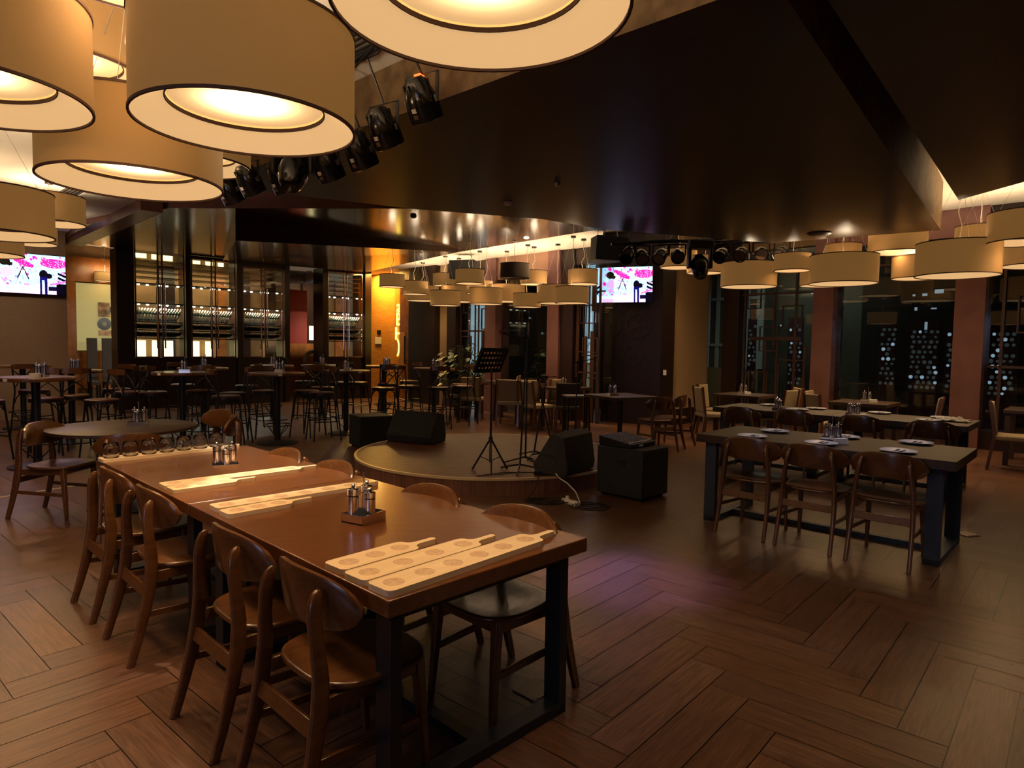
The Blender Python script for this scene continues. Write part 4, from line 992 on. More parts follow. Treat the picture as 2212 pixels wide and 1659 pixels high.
def stool_proto():
    r = empty('bar_stool'); tag(r, 'x', 'stool'); I = M['iron']
    MB().lathe([(.001, .735), (.185, .735), (.195, .742), (.195, .755), (.185, .762), (.001, .758)], 32).build('seat', M['cane'], r)
    MB().lathe([(.188, .705), (.198, .705), (.198, .742), (.188, .742)], 28, close=True).build('seat_ring', I, r)
    for s in (-1, 1):
        MB().tube([(s * .13, .13, .735), (s * .19, .19, 0)], .012, 8).build('front_leg', I, r)
        MB().tube([(s * .21, -.24, 0), (s * .165, -.17, .74), (s * .175, -.185, .95), (s * .165, -.215, 1.13)], .012, 8).build('rear_leg', I, r)
    mb = MB()
    sec = []; vs = []; fs = []
    for i in range(13):
        u = -1 + i / 6; x = u * .185; y = -.235 + .04 * u * u; hh = .040 - .008 * abs(u) ** 3
        vs += [(x, y - .008, 1.105 - hh), (x, y + .008, 1.105 - hh), (x, y + .008, 1.105 + hh), (x, y - .008, 1.105 + hh)]
    for i in range(12):
        for k in range(4): a = i * 4 + k; b = i * 4 + (k + 1) % 4; fs.append((a, b, b + 4, a + 4))
    fs += [(3, 2, 1, 0), (48, 49, 50, 51)]
    MB().add(vs, fs).build('top_rail', M['chairwood'], r)
    x_ = MB()
    x_.tube([(-.165, -.18, .78), (-.06, -.205, .90), (.08, -.225, 1.0), (.165, -.22, 1.07)], .009, 6); x_.tube([(.165, -.18, .78), (.06, -.205, .90), (-.08, -.225, 1.0), (-.165, -.22, 1.07)], .009, 6)
    x_.build('cross_brace', I, r)
    q = MB()
    L4 = [(.155, .155), (-.155, .155), (-.18, -.19), (.18, -.19)]
    for k in range(4):
        p, n = L4[k], L4[(k + 1) % 4]
        MB().tube([(p[0], p[1], .30 if k % 2 else .36), (n[0], n[1], .30 if k % 2 else .36)], .009, 6).build('stretcher', I, r)
        arc = [(p[0] * (1 - u) + n[0] * u, p[1] * (1 - u) + n[1] * u, .56 + .15 * math.sin(PI * u) ** .5) for u in (0, .05, .15, .3, .5, .7, .85, .95, 1)]
        arc = [(x * .93, y * .93, z) for x, y, z in arc]; MB().tube(arc, .007, 6).build('leg_arch', I, r)
    return r
ST = Proto(stool_proto())
stools = [(-6.55, 8.15, 'a', 'at the left edge beside the far left bar table'), (-5.35, 8.55, 'a', 'right of the far left bar table'), (-6.15, 8.65, 'a', 'behind the far left bar table'), (-6.25, 7.35, 'a', 'at the left edge, nearest the camera'),
          (-5.80, 9.95, 'b', 'with its back toward the dark post'), (-7.25, 9.95, 'b', 'left of the bar table under the record panel'), (-6.3, 10.45, 'b', 'behind the bar table under the record panel'), (-6.1, 9.15, 'b', 'between the two left bar tables'),
          (-4.25, 10.0, 'c', 'between the first and central bar tables'), (-4.95, 10.4, 'c', 'behind the bar table at the first wine cabinet'), (-5.45, 9.95, 'c', 'close right of the dark post'),
          (-4.75, 11.75, 'd', 'right of the bar table at the middle cabinet'), (-5.9, 11.75, 'd', 'left of the bar table at the middle cabinet'),
          (-3.98, 10.55, 'e', 'left behind the central bar table'), (-3.0, 10.35, 'e', 'right of the central bar table'), (-3.35, 10.7, 'e', 'behind the central bar table'), (-4.1, 9.4, 'e', 'left in front of the central bar table'),
          (-3.35, 11.6, 'g', 'left behind the table with the round base'), (-2.3, 11.7, 'g', 'right behind the table with the round base'),
          (-4.2, 13.3, 'f', 'right of the table close to the joined cabinets'), (-3.45, 13.1, 'h', 'right of the table under the red panel'),
          (-2.45, 12.95, 's', 'before the amber wall, seen from behind'), (-3.1, 13.2, 's', 'left of the square table at the amber wall'), (-2.2, 14.0, 's', 'right of the square table at the amber wall'),
          (-1.95, 12.4, 'j', 'right of the amber wall, left of the plant table'), (-1.35, 12.1, 'j', 'whose pale edged back faces the stage'), (-.95, 12.6, 'j', 'nearest the potted plant'), (-1.0, 13.2, 'j', 'behind the table near the potted plant')]
tabs['s'] = (-2.66, 13.6, '')
for x, y, k, w in stools:
    tx, ty = tabs[k][:2]; d = Vector((tx - x, ty - y)).normalized(); ST.put((x, y, 0), rz_dir(d), 'dark cross back bar stool ' + w)

# ------------------------------------------------------------------ upholstered chairs and rear tables
def pad_chair(m, frame_m):
    r = empty('upholstered_chair'); tag(r, 'x', 'chair')
    MB().box((0, 0, .43), (.44, .43, .07)).build('seat', m, r, bev=.018)
    MB().box((0, -.215, .68), (.38, .045, .42), (Vector((1, 0, 0)), Vector((0, 1, .12)).normalized(), Vector((0, -.12, 1)).normalized())).build('backrest', m, r, bev=.015)
    for s in (-1, 1):
        MB().bar((s * .20, .19, 0), (s * .20, .18, .41), .035, .035, (0, 1, 0)).build('front_leg', frame_m, r)
        MB().bar((s * .205, -.26, 0), (s * .205, -.195, .45), .035, .035, (0, 1, 0)).build('rear_leg', frame_m, r)
        MB().bar((s * .205, -.195, .44), (s * .205, -.26, .90), .025, .04, (0, 1, 0)).build('back_post', frame_m, r)
    return r
UC = Proto(pad_chair(M['uphol'], M['chairwood'])); UD = Proto(pad_chair(M['greyup'], M['chairwood']))
def square_table(x, y, w, rz, lab, z=.77, m=None, ped=False):
    r = empty('square_table', (x, y, 0), rz); tag(r, lab, 'table'); m = m or M['darktable']
    MB().box((0, 0, z - .025), (w, w, .05)).build('tabletop', m, r, bev=.004)
    if ped:
        MB().tube([(0, 0, .04), (0, 0, z - .05)], .04, 12).build('column', M['iron'], r); MB().box((0, 0, .02), (.45, .45, .035)).build('base', M['iron'], r)
    else:
        for sx in (-1, 1):
            for sy in (-1, 1): MB().box((sx * (w / 2 - .05), sy * (w / 2 - .05), (z - .05) / 2), (.06, .06, z - .05)).build('leg', m, r)
    return r
rzR = math.atan2(E2.y, E2.x)
square_table(4.00, 11.25, .80, rzR, 'dark square table by the beige wall under the lattice window')
square_table(5.35, 9.95, .80, rzR, 'dark square table before the black right window')
square_table(7.30, 9.0, .80, rzR, 'dark square table at the right edge of the picture')
condiments(4.0, 11.3, .7702, .3, 'on the table by the beige wall', card=True, n=2); condiments(5.42, 9.98, .7702, .3, 'on the table before the black right window', card=True, n=2)

for x, y, d, w in ((3.38, 11.05, (1, .1), 'left front at the table by the beige wall'), (3.65, 11.75, (.8, -.6), 'left rear at the table by the beige wall'), (4.35, 10.75, (-.6, .8), 'right front at the table by the beige wall'), (4.68, 11.3, (-1, .1), 'right rear at the table by the beige wall'),
                   (4.70, 9.75, (1, .1), 'left front at the table before the black window'), (4.98, 10.45, (.75, -.65), 'left rear at the table before the black window'), (5.90, 9.45, (-.8, .6), 'right of the table before the black window'),
                   (6.62, 8.62, (.8, -.6), 'with pale seat at the right edge of the picture')):
    UC.put((x, y, 0), rz_dir(d), 'beige upholstered chair ' + w)
square_table(-.72, 14.2, .8, .75, 'dark square table before the rear lattice window'); square_table(.15, 13.35, .8, .75, 'dark square table before the black rear window')
square_table(1.02, 12.45, .7, .75, 'dark square table left of the gear column')
condiments(-.62, 14.15, .7702, 0, 'on the table before the rear lattice window', card=False, n=2)
condiments(1.02, 12.5, .7702, 0, 'on the table left of the gear column', card=False, n=2)
for x, y, d, w in ((-.82, 13.5, (.1, 1), 'seen from behind at the rear lattice window table'), (-.10, 14.1, (-1, .1), 'right of the rear lattice window table'), (-1.25, 14.15, (1, 0), 'left of the rear lattice window table'),
                   (-.05, 12.7, (.15, 1), 'seen from behind at the black rear window table, left'), (.30, 12.75, (-.1, 1), 'seen from behind at the black rear window table, right'), (.66, 13.0, (-.7, .5), 'right of the black rear window table'),
                   (.48, 12.1, (.8, .5), 'left of the table beside the gear column'), (1.0, 11.85, (0, 1), 'before the table beside the gear column')):
    (UC if y > 12 else UD).put((x, y, 0), rz_dir(d), ('beige' if y > 12 else 'dark') + ' upholstered chair ' + w)
square_table(1.75, 10.55, .85, .5, 'dark square table on one column, right of the stage speakers', ped=True)
condiments(1.62, 10.5, .7702, .2, 'on the one column table behind the mixer', card=False)
CH.put((2.18, 9.95, 0), rz_dir((-.35, .95)), 'dark wooden dining chair at the one column table, left one'); CH.put((2.52, 10.35, 0), rz_dir((-.8, .6)), 'dark wooden dining chair at the one column table, right one')
st_ = empty('side_table', (1.08, 10.9, 0), .2); tag(st_, 'small dark side table with a pale top behind the stage', 'table')
MB().box((0, 0, .72), (.42, .34, .025)).build('tabletop', mat('grey_laminate', (.22, .22, .23), .4), st_)
for sx in (-1, 1):
    for sy in (-1, 1): MB().bar((sx * .19, sy * .15, 0), (sx * .17, sy * .13, .71), .02, .02, (0, 1, 0)).build('leg', M['iron'], st_)

# ------------------------------------------------------------------ potted plant
pl = empty('potted_plant', (-.95, 12.15, 0)); pl.location = (-1.05, 14.0, 0); tag(pl, 'leafy green potted plant between the bar tables and the rear lattice window', 'plant')
MB().lathe([(.001, 0), (.17, 0), (.22, .38), (.20, .38), (.19, .33), (.001, .33)], 28).build('pot', M['pot'], pl)
stm = MB(); lf = MB()
for k in range(60):
    a = random.uniform(0, 2 * PI); R_ = random.uniform(.05, .46); h = random.uniform(.9, 1.62) - R_ * .3
    tip = Vector((math.cos(a) * R_, math.sin(a) * R_, h)); stm.tube([(0, 0, .33), (math.cos(a) * R_ * .35, math.sin(a) * R_ * .35, h * .65), tip], .005, 5)
    for q in range(3):
        a2 = a + random.uniform(-1.2, 1.2); d = Vector((math.cos(a2), math.sin(a2), random.uniform(-.5, .35))).normalized(); side = d.cross(Vector((0, 0, 1))).normalized(); up = side.cross(d)
        L = random.uniform(.14, .24); w = L * .36; vs = []; p0 = tip + Vector((0, 0, -q * .10))
        prof = [(0, .05), (.2, .8), (.45, 1), (.75, .6), (1, .03)]
        for u, ww in prof:
            c = p0 + d * (u * L) - Vector((0, 0, 1)) * (u * u * L * .35); vs += [c - side * w * ww, c - up * .008, c + side * w * ww]
        fs = []
        for i in range(4):
            for j in range(2): b = i * 3 + j; fs.append((b, b + 1, b + 4, b + 3))
        lf.add(vs, fs)
stm.build('stems', M['stem'], pl); lf.build('leaves', M['leaf'], pl, ang=80)['kind'] = 'stuff'

# ------------------------------------------------------------------ stage
sg = empty('round_stage', (-.26, 8.34, 0)); tag(sg, 'low round wooden stage with pale metal edge', 'stage'); SR = 1.70; SH = .18
MB().lathe([(.001, SH - .02), (SR - .03, SH - .02), (SR - .03, SH), (.001, SH)], 96).build('stage_top', M['stagewood'], sg)
MB().lathe([(SR - .03, .0), (SR - .01, .0), (SR - .01, SH - .022), (SR - .03, SH - .022)], 96, close=True).build('stage_side', M['stageside'], sg)
MB().lathe([(SR - .03, SH - .022), (SR, SH - .022), (SR, SH + .004), (SR - .03, SH + .004)], 96, close=True).build('edge_trim', M['brass'], sg)
def ST_(x, y, z=0): return (x, y, SH + z)
def wedge_monitor(x, y, rz, z, lab, m, L=.62, back=.36, h=.36):
    r = empty('stage_monitor', (x, y, z), rz); tag(r, lab, 'speaker')
    prof = [(-.20, 0), (.17, 0), (.20, .10), (-.02, h), (-.17, h * .92), (-.22, .08)]
    mb = MB(); n = len(prof); vs = [(-L / 2, p[0], p[1]) for p in prof] + [(L / 2, p[0], p[1]) for p in prof]
    mb.add(vs, [tuple(reversed(range(n))), tuple(range(n, 2 * n))] + [(i, (i + 1) % n, n + (i + 1) % n, n + i) for i in range(n)]); mb.build('cabinet_body', m, r, bev=.012)
    c = Vector((0, .095, .232)); nn = Vector((0, .26, .22)).normalized(); tt = Vector((0, -.22, .26)).normalized()
    MB().box(c + nn * .003, (L - .06, .29, .008), (Vector((1, 0, 0)), tt, nn)).build('grille', M['spkr'], r, bev=.004)
    MB().box((-L / 2 - .002, 0, .20), (.006, .12, .03)).build('handle', M['black'], r)
    for k in range(2): MB().box((-.2 + .4 * k, 0, -.0), (.05, .25, .012)).build('rubber_foot', M['black'], r)
    return r
wedge_monitor(-1.33, 9.10, 2.7, SH + .008, 'black wedge monitor speaker on the left rear of the stage', M['spkr'], .72, h=.42)
wedge_monitor(.58, 7.12, 1.0, SH + .008, 'brownish black wedge monitor speaker on the right of the stage', M['spkrgrey'], .66, h=.44)
def sub(x, y, rz, w, d, h, lab, m=None):
    r = empty('subwoofer', (x, y, 0), rz); tag(r, lab, 'speaker')
    MB().box((0, 0, h / 2 + .015), (w, d, h - .03)).build('cabinet_body', m or M['spkr'], r, bev=.012)
    MB().box((0, -d / 2 - .004, h / 2 + .01), (w - .05, .012, h - .08)).build('grille', M['black'], r)
    for sx in (-1, 1):
        for sy in (-1, 1): MB().box((sx * (w / 2 - .06), sy * (d / 2 - .06), .008), (.05, .05, .016)).build('rubber_foot', M['black'], r)
        MB().box((sx * (w / 2 + .001), 0, h * .72), (.006, .16, .06)).build('side_handle', M['black'], r)
    return r
sub(-2.10, 9.75, .55, .50, .50, .48, 'black subwoofer box standing on the floor left of the stage')
sub(1.27, 6.80, .80, .48, .56, .52, 'black subwoofer box carrying the mixing desk right of the stage')
mx = empty('mixing_desk', (1.22, 6.85, .523), .80); tag(mx, 'black audio mixing desk with rows of knobs on the subwoofer', 'mixer')
MB().add([(-.22, -.20, 0), (.22, -.20, 0), (.22, .20, 0), (-.22, .20, 0), (-.23, -.20, .04), (.23, -.20, .04), (.23, .20, .10), (-.23, .20, .10)], [(0, 3, 2, 1), (4, 5, 6, 7), (0, 1, 5, 4), (1, 2, 6, 5), (2, 3, 7, 6), (3, 0, 4, 7)]).build('desk_body', M['black'], mx, bev=.004)
kb = MB()
for i in range(12):
    for j in range(6):
        y_ = -.10 + j * .05; kb.lathe([(.006, 0), (.005, .014), (.001, .014)], 8, (-.19 + i * .034, y_, .04 + (y_ + .2) * .15))
kb.build('control_knobs', M['knob'], mx)
fd = MB()
for i in range(12): fd.box((-.19 + i * .034, -.155, .052), (.010, .018, .012))
fd.build('faders', M['whiteplastic'], mx)
MB().box((-.05, -.203, .02), (.07, .004, .022)).build('rating_label', M['paper'], mx)

def music_stand():
    r = empty('music_stand', ST_(-.22, 7.02)); tag(r, 'black perforated music stand on a tripod, centre of the stage', 'music stand')
    MB().tube([(0, 0, .10), (0, 0, .62), (0, 0, 1.12)], [.014, .012, .009], 10).build('pole', M['iron'], r)
    for k in range(3):
        a = 2 * PI * k / 3 + 2.7; c, s = math.cos(a), math.sin(a)
        l = MB().tube([(c * .015, s * .015, .34), (c * .22, s * .22, .008)], .010, 8).build('leg', M['iron'], r)
        MB().tube([(c * .01, s * .01, .12), (c * .13, s * .13, .155)], .005, 6).build('brace', M['iron'], l)
    MB().tube([(0, 0, .32), (0, 0, .38)], .022, 12).build('collar', M['black'], r)
    # desk with round holes
    w, h = .37, .30; loops = [[Vector((-w / 2, -h / 2, 0)), Vector((w / 2, -h / 2, 0)), Vector((w / 2, h / 2, 0)), Vector((-w / 2, h / 2, 0))]]
    for j in range(4):
        for i in range(7):
            cx = -w / 2 + .046 + i * .046; cy = -h / 2 + .06 + j * .06
            loops.append([Vector((cx + .014 * math.cos(-2 * PI * q / 10), cy + .014 * math.sin(-2 * PI * q / 10), 0)) for q in range(10)])
    tri = tessellate_polygon(loops); mb = MB(); mb.add([v_ for l in loops for v_ in l], [tuple(t_) for t_ in tri])
    for sgn in (-1, 1): mb.box((sgn * w / 2, 0, .012), (.004, h, .03))
    mb.box((0, -h / 2, .022), (w, .004, .05))
    o = mb.build('music_desk', M['iron'], r, smooth=False); so = o.modifiers.new('thick', 'SOLIDIFY'); so.thickness = .002
    o.location = (0, 0, 1.20); o.rotation_euler = (math.radians(62), 0, .75 + PI)
    return r
music_stand()
def mic_stand(x, y, lean, h, lab, boom=None, base='tripod', a0=0, mic=True):
    r = empty('microphone_stand', ST_(x, y)); tag(r, lab, 'microphone stand')
    top = Vector((lean[0], lean[1], h)); MB().tube([(0, 0, .06), top * .5 + Vector((0, 0, .03)), top], [.011, .009, .007], 8).build('pole', M['iron'], r)
    for k in range(3):
        a = a0 + 2 * PI * k / 3; MB().tube([(0, 0, .08), (math.cos(a) * .26, math.sin(a) * .26, .012)], .009, 6).build('leg', M['iron'], r)
    if boom:
        b0 = top; b1 = top + Vector(boom); MB().tube([b0 - Vector(boom) * .25, b1], .006, 6).build('boom_arm', M['iron'], r); MB().tube([top - Vector((0, 0, .02)), top + Vector((0, 0, .02))], .018, 8).build('clutch', M['black'], r)
        if mic:
            e = Vector(boom).normalized(); m_ = MB().tube([b1, b1 + e * .13], [.010, .014], 8).build('microphone', M['iron'], r)
            MB().lathe([(.001, -.026), (.020, -.018), (.026, 0), (.020, .018), (.001, .026)], 14, b1 + e * .15).build('foam_ball', mat('red_foam', (.22, .03, .015), .8), m_)
    return r
mic_stand(.10, 7.05, (.05, .10, 0), 1.30, 'black microphone stand just right of the music stand', a0=.4)
mic_stand(.17, 7.55, (.0, .0, 0), 1.42, 'tall microphone stand with a red foam microphone', boom=(-.16, -.02, .05), a0=1.2)
mic_stand(.28, 7.95, (.14, .05, 0), .98, 'microphone stand leaning right, first of the crossed pair', boom=(.12, 0, .01), a0=.2, mic=False)
mic_stand(.52, 8.05, (-.20, .0, 0), .95, 'microphone stand leaning left, second of the crossed pair', boom=(-.05, 0, .22), a0=.9, mic=False)
mic_stand(.85, 8.75, (.02, .0, 0), 1.15, 'microphone stand at the right rear of the stage', boom=(.25, .0, .06), a0=.5, mic=False)
# white mains cable, adaptor strip, black cables
tag(MB().tube([(.47, 6.75, SH + .04), (.50, 6.62, SH + .02), (.56, 6.45, .19), (.64, 6.38, .12), (.68, 6.32, .03), (.67, 6.28, .008), (.60, 6.30, .008), (.55, 6.38, .012)], .006, 8).build('white_cable', M['whiteplastic']), 'white power cable looping from the stage to the floor', 'cable')
ps = empty('power_strip', (.60, 6.42, 0), -.9); tag(ps, 'white power strip with plug on the floor by the subwoofer', 'power strip')
MB().box((0, 0, .014), (.22, .05, .028)).build('strip_body', M['whiteplastic'], ps, bev=.004); MB().lathe([(.001, .028), (.018, .028), (.016, .06), (.001, .062)], 14, (-.05, 0, 0)).build('plug', M['whiteplastic'], ps)
for k, (cx, cy, n_l, lab) in enumerate([(.30, 6.42, 4, 'tangle of black cables on the floor before the stage'), (.75, 6.25, 3, 'loop of black cable on the floor by the subwoofer')]):
    pts = []
    for i in range(n_l * 12):
        a = i * 2 * PI / 12; rr = .12 + .05 * math.sin(i * .7 + k); pts.append((cx + math.cos(a) * rr * 1.3 + .01 * i / 6, cy + math.sin(a) * rr * .8, .006 + .004 * (i // 12)))
    tag(MB().tube(pts, .004, 6).build('black_cable', M['black']), lab, 'cable')
tag(MB().tube([(.30, 6.80, SH + .01), (.28, 6.66, SH + .01), (.26, 6.60, .10), (.18, 6.52, .01), (.25, 6.40, .006)], .004, 6).build('black_cable', M['black']), 'thin black cable hanging down the stage front', 'cable')
tag(MB().tube([(.10, 7.0, SH + .008), (-.1, 6.85, SH + .006), (-.35, 6.75, SH + .006), (-.1, 6.95, SH + .006), (.3, 7.0, SH + .006), (.45, 6.9, SH + .006)], .004, 6).build('black_cable', M['black']), 'black cable lying across the stage top', 'cable')
fs_ = MB().box((.30, 6.92, SH + .02), (.10, .07, .04)).build('foot_pedal', M['iron'], bev=.006); tag(fs_, 'small dark pedal on the stage edge', 'pedal')

# floor boxes and brass floor strip
def floor_box(x, y, rz, lab, w=.14):
    r = empty('floor_socket', (x, y, 0), rz); tag(r, lab, 'socket'); MB().box((0, 0, .003), (w, w, .006)).build('cover_plate', M['floorplate'], r, bev=.002); MB().box((0, -w * .42, .007), (w * .8, .012, .003)).build('hinge', M['chrome'], r)
floor_box(.12, 2.86, th, 'metal floor socket cover under the near table at its right leg'); floor_box(3.88, 5.50, .3, 'metal floor socket cover right of the six plate table')
b0 = Vector((-4.95, 6.22, 0)); b1 = Vector((-4.45, 6.98, 0)); dd = (b1 - b0).normalized()
tag(MB().bar(b0 - dd * .6 + Vector((0, 0, .002)), b1 + dd * .5 + Vector((0, 0, .002)), .03, .006).build('floor_strip', M['brass']), 'pale brass strip in the floor at the left', 'floor strip')
tag(MB().bar((-3.3, 7.0, .002), (-1.9, 8.2, .002), .02, .005).build('floor_strip', M['rim']), 'dark floor joint strip running to the stage', 'floor strip')

# ------------------------------------------------------------------ stage lights
def par_can():
    r = empty('stage_spotlight'); tag(r, 'x', 'spotlight')
    # local: body axis along -Z (lens down), pivot at origin
    MB().lathe([(.001, .15), (.05, .148), (.075, .12), (.105, .02), (.110, -.02), (.110, -.12), (.098, -.125), (.098, -.10), (.001, -.10)], 28).build('lamp_housing', M['blackgloss'], r, ang=35)
    MB().lathe([(.001, -.101), (.09, -.101)], 24).build('lens', M['lens'], r)
    fin = MB()
    for k in range(10):
        a = 2 * PI * k / 10; fin.box((math.cos(a) * .085, math.sin(a) * .085, .075), (.012, .004, .08), (Vector((math.cos(a), math.sin(a), 0)), Vector((-math.sin(a), math.cos(a), 0)), Vector((0, 0, 1))))
    fin.build('cooling_fins', M['black'], r)
    for s in (-1, 1): MB().box((0, s * .125 - .0, .0), (.03, .012, .04)).build('pivot_knob', M['wire'], r)
    for k, m_ in ((0, 'paper'), (1, 'floorplate')): MB().box((.111, .0, -.035 - .04 * k), (.003, .035, .028)).build('rating_label', M[m_], r)
    return r
PC = Proto(par_can())
def hang(loc, top, aim, lab, led=False):
    """spot at loc hanging from a clamp at top"""
    d = Vector(aim).normalized(); loc = Vector(loc); top = Vector(top)
    z = -d; y = Vector((0, 0, 1)).cross(z).normalized(); x = y.cross(z).normalized()
    o = PC.put(tuple(loc), 0, lab); 
    Mt = Matrix((x, y, z)).transposed().to_4x4(); Mt.translation = loc; o.matrix_world = Mt
    inv = Mt.inverted()
    def Lc(p): return tuple(inv @ Vector(p))
    for ch in [c for c in o.children if c.name.split('.')[0] in ('yoke_bracket', 'clamp', 'red_display')]: bpy.data.objects.remove(ch)
    yk = MB(); a = loc + y * .128; b = loc - y * .128; up = Vector((0, 0, .17)); yk.bar(Lc(a), Lc(a + up), .025, .005); yk.bar(Lc(b), Lc(b + up), .025, .005); yk.bar(Lc(a + up), Lc(b + up), .025, .005)
    yk.build('yoke_bracket', M['iron'], o, smooth=False)
    MB().tube([Lc(loc + up), Lc(top)], .008, 6).build('clamp', M['iron'], o)
    if led: MB().box((-.058, .0, .135), (.045, .05, .02), (Vector((.8, 0, .6)), Vector((0, 1, 0)), Vector((-.6, 0, .8)))).build('red_display', M['redled'], o)
    return o
tr = empty('lighting_bar', (0, 0, 0)); tag(tr, 'black lighting bar with bundled cables under the white ceiling, near left', 'lighting bar')
p0 = Vector((.35, 3.20, 3.52)); p1 = Vector((-3.25, 6.88, 3.52)); dr = (p1 - p0).normalized()
MB().tube([p0, p1], .024, 10).build('bar_tube', M['iron'], tr)
cbm = MB()
for k in range(5):
    pts = [p0 + dr * (t_ * .3) + Vector((.03 * math.sin(t_ * 1.3 + k), .03 * math.cos(t_ * 1.7 + k * 2), -.01 + .045 * math.sin(t_ * 2.1 + k))) for t_ in range(int((p1 - p0).length / .3))]
    cbm.tube(pts, .008, 6)
cbm.build('cable_bundle', M['black'], tr)
dp = MB()
for t_ in (.5, 1.8, 3.1, 4.4): dp.tube([p0 + dr * t_, p0 + dr * t_ + Vector((0, 0, .33))], .010, 6)
dp.build('ceiling_drop', M['iron'], tr)
near_sp = [(-.62, 4.40, 3.13, 'nearest the top centre lamp, red display glowing on top', True), (-.93, 4.72, 3.05, 'second on the near lighting bar, beside the red display one', False), (-1.17, 5.02, 2.98, 'third on the near lighting bar', False),
           (-1.48, 5.25, 2.94, 'fourth on the near lighting bar', False), (-2.05, 5.85, 2.98, 'sixth on the near lighting bar', False), (-2.45, 6.15, 3.02, 'seventh on the near lighting bar', False), (-2.80, 6.55, 3.02, 'farthest on the near lighting bar', False)]
for x, y, z, w, led in near_sp:
    t_ = (Vector((x, y, 0)) - Vector((p0.x, p0.y, 0))).dot(dr); tp = p0 + dr * t_; hang((x, y, z), (tp.x, tp.y, tp.z), (.35, .55, -1), 'black stage spotlight, ' + w, led)
def moving_head(x, y, z, ztop, lab, s=1.0):
    r = empty('moving_head_light', (x, y, z)); tag(r, lab, 'stage light')
    MB().box((0, 0, .24 * s), (.34 * s, .22 * s, .12 * s)).build('base', M['black'], r, bev=.02)
    for q in (-1, 1): MB().box((q * .15 * s, 0, .06 * s), (.04 * s, .13 * s, .30 * s)).build('arm', M['black'], r, bev=.015)
    MB().lathe([(.001, .14 * s), (.08 * s, .13 * s), (.12 * s, .05 * s), (.125 * s, -.06 * s), (.09 * s, -.17 * s), (.07 * s, -.20 * s), (.06 * s, -.19 * s), (.001, -.17 * s)], 24, (0, 0, -.04 * s), Matrix.Rotation(-.5, 3, 'X')).build('head', M['blackgloss'], r)
    MB().tube([(0, 0, .30 * s), (0, 0, ztop - z)], .012, 8).build('clamp', M['wire'], r)
moving_head(-1.78, 5.377, 2.98, 3.52, 'large black moving head light hanging on the near lighting bar')
# far bar
tf = empty('lighting_bar', (0, 0, 0)); tag(tf, 'black lighting bar over the far side, right of the gear column television', 'lighting bar')
q0 = Vector((1.55, 10.62, 3.18)); q1 = Vector((4.55, 11.0, 3.42)); df = (q1 - q0).normalized()
MB().tube([q0, q1], .024, 10).build('bar_tube', M['iron'], tf)
cbm = MB()
for k in range(3): cbm.tube([q0 + df * (t_ * .25) + Vector((0, .03 * math.sin(t_ + k), .03 * math.cos(t_ * 1.6 + k))) for t_ in range(12)], .007, 6)
cbm.build('cable_bundle', M['black'], tf)
dp = MB()
for t_ in (.3, 2.7): dp.tube([q0 + df * t_, q0 + df * t_ + Vector((0, 0, .6))], .010, 6)
dp.build('ceiling_drop', M['iron'], tf)
for k, (px_, z, w, aim) in enumerate([(1.82, 3.02, 'first', (-.3, -.6, -.7)), (2.05, 3.0, 'second', (0, -.8, -.6)), (2.36, 3.02, 'third', (-.4, -.6, -.6)), (2.64, 3.04, 'fourth', (-.1, -.9, -.5)), (3.38, 3.07, 'fifth', (-.5, -.7, -.5)), (3.72, 3.10, 'sixth', (-.5, -.7, -.5)), (4.06, 3.12, 'seventh', (-.2, -.9, -.4)), (4.42, 3.14, 'eighth', (-.6, -.6, -.5))]):
    t_ = (px_ - q0.x) / df.x; tp = q0 + df * t_; hang((px_, tp.y - .02, z), (tp.x, tp.y, tp.z), aim, 'black stage spotlight on the far lighting bar, %s from the left' % w)
moving_head(3.0, 10.72, 2.93, 3.3, 'large black moving head light hanging on the far lighting bar', 1.15)
def hung_speaker(x, y, z, rz, ceil, lab):
    r = empty('hanging_speaker', (x, y, z), rz); tag(r, lab, 'speaker')
    MB().add([(-.30, -.16, -.20), (.30, -.16, -.20), (.24, .18, -.20), (-.24, .18, -.20), (-.30, -.20, .20), (.30, -.20, .20), (.24, .16, .20), (-.24, .16, .20)], [(0, 3, 2, 1), (4, 5, 6, 7), (0, 1, 5, 4), (1, 2, 6, 5), (2, 3, 7, 6), (3, 0, 4, 7)]).build('cabinet_body', M['spkr'], r, bev=.01)
    for s in (-1, 1): MB().tube([(s * .2, 0, .20), (s * .12, 0, ceil - z)], .006, 6).build('chain', M['wire'], r)
hung_speaker(1.60, 11.4, 3.21, .35, 3.85, 'black loudspeaker hanging on chains left above the gear column television')
hung_speaker(-1.08, 14.6, 3.18, -.3, 3.52, 'black loudspeaker hanging behind the rear pendant cluster')
# ceiling bits
def ceil_disc(x, y, z, r_, lab, m, name='smoke_detector', cat='smoke detector'): tag(MB().lathe([(.001, -.035), (r_ * .7, -.035), (r_, -.012), (r_, 0), (.001, 0)], 28, (x, y, z)).build(name, m), lab, cat)
ceil_disc(-.08, 7.74, 3.2, .055, 'small white smoke detector on the dark ceiling panel', M['whiteplastic']); ceil_disc(.43, 6.80, 3.2, .03, 'tiny recessed spot in the dark ceiling panel above the stage', M['wire'], 'ceiling_spot', 'ceiling light')
ceil_disc(4.33, 9.45, 3.2, .16, 'round dark speaker grille at the right tip of the dark panel', M['darktable'], 'ceiling_speaker', 'speaker')
ceil_disc(-1.55, 10.2, 3.5, .05, 'small recessed downlight on the rear lacquered panel', M['iron'], 'ceiling_spot', 'ceiling light')
for k, (x, y, lab) in enumerate([(1.30, 10.75, 'bright recessed downlight at the rear panel corner by the hanging speaker'), (.22, 12.1, 'bright recessed downlight at the edge of the rear panel')]):
    ob = MB().lathe([(.001, -.012), (.04, -.012), (.05, 0), (.001, 0)], 20, (x, y, 3.5)).build('downlight', M['leds']); tag(ob, lab, 'ceiling light')

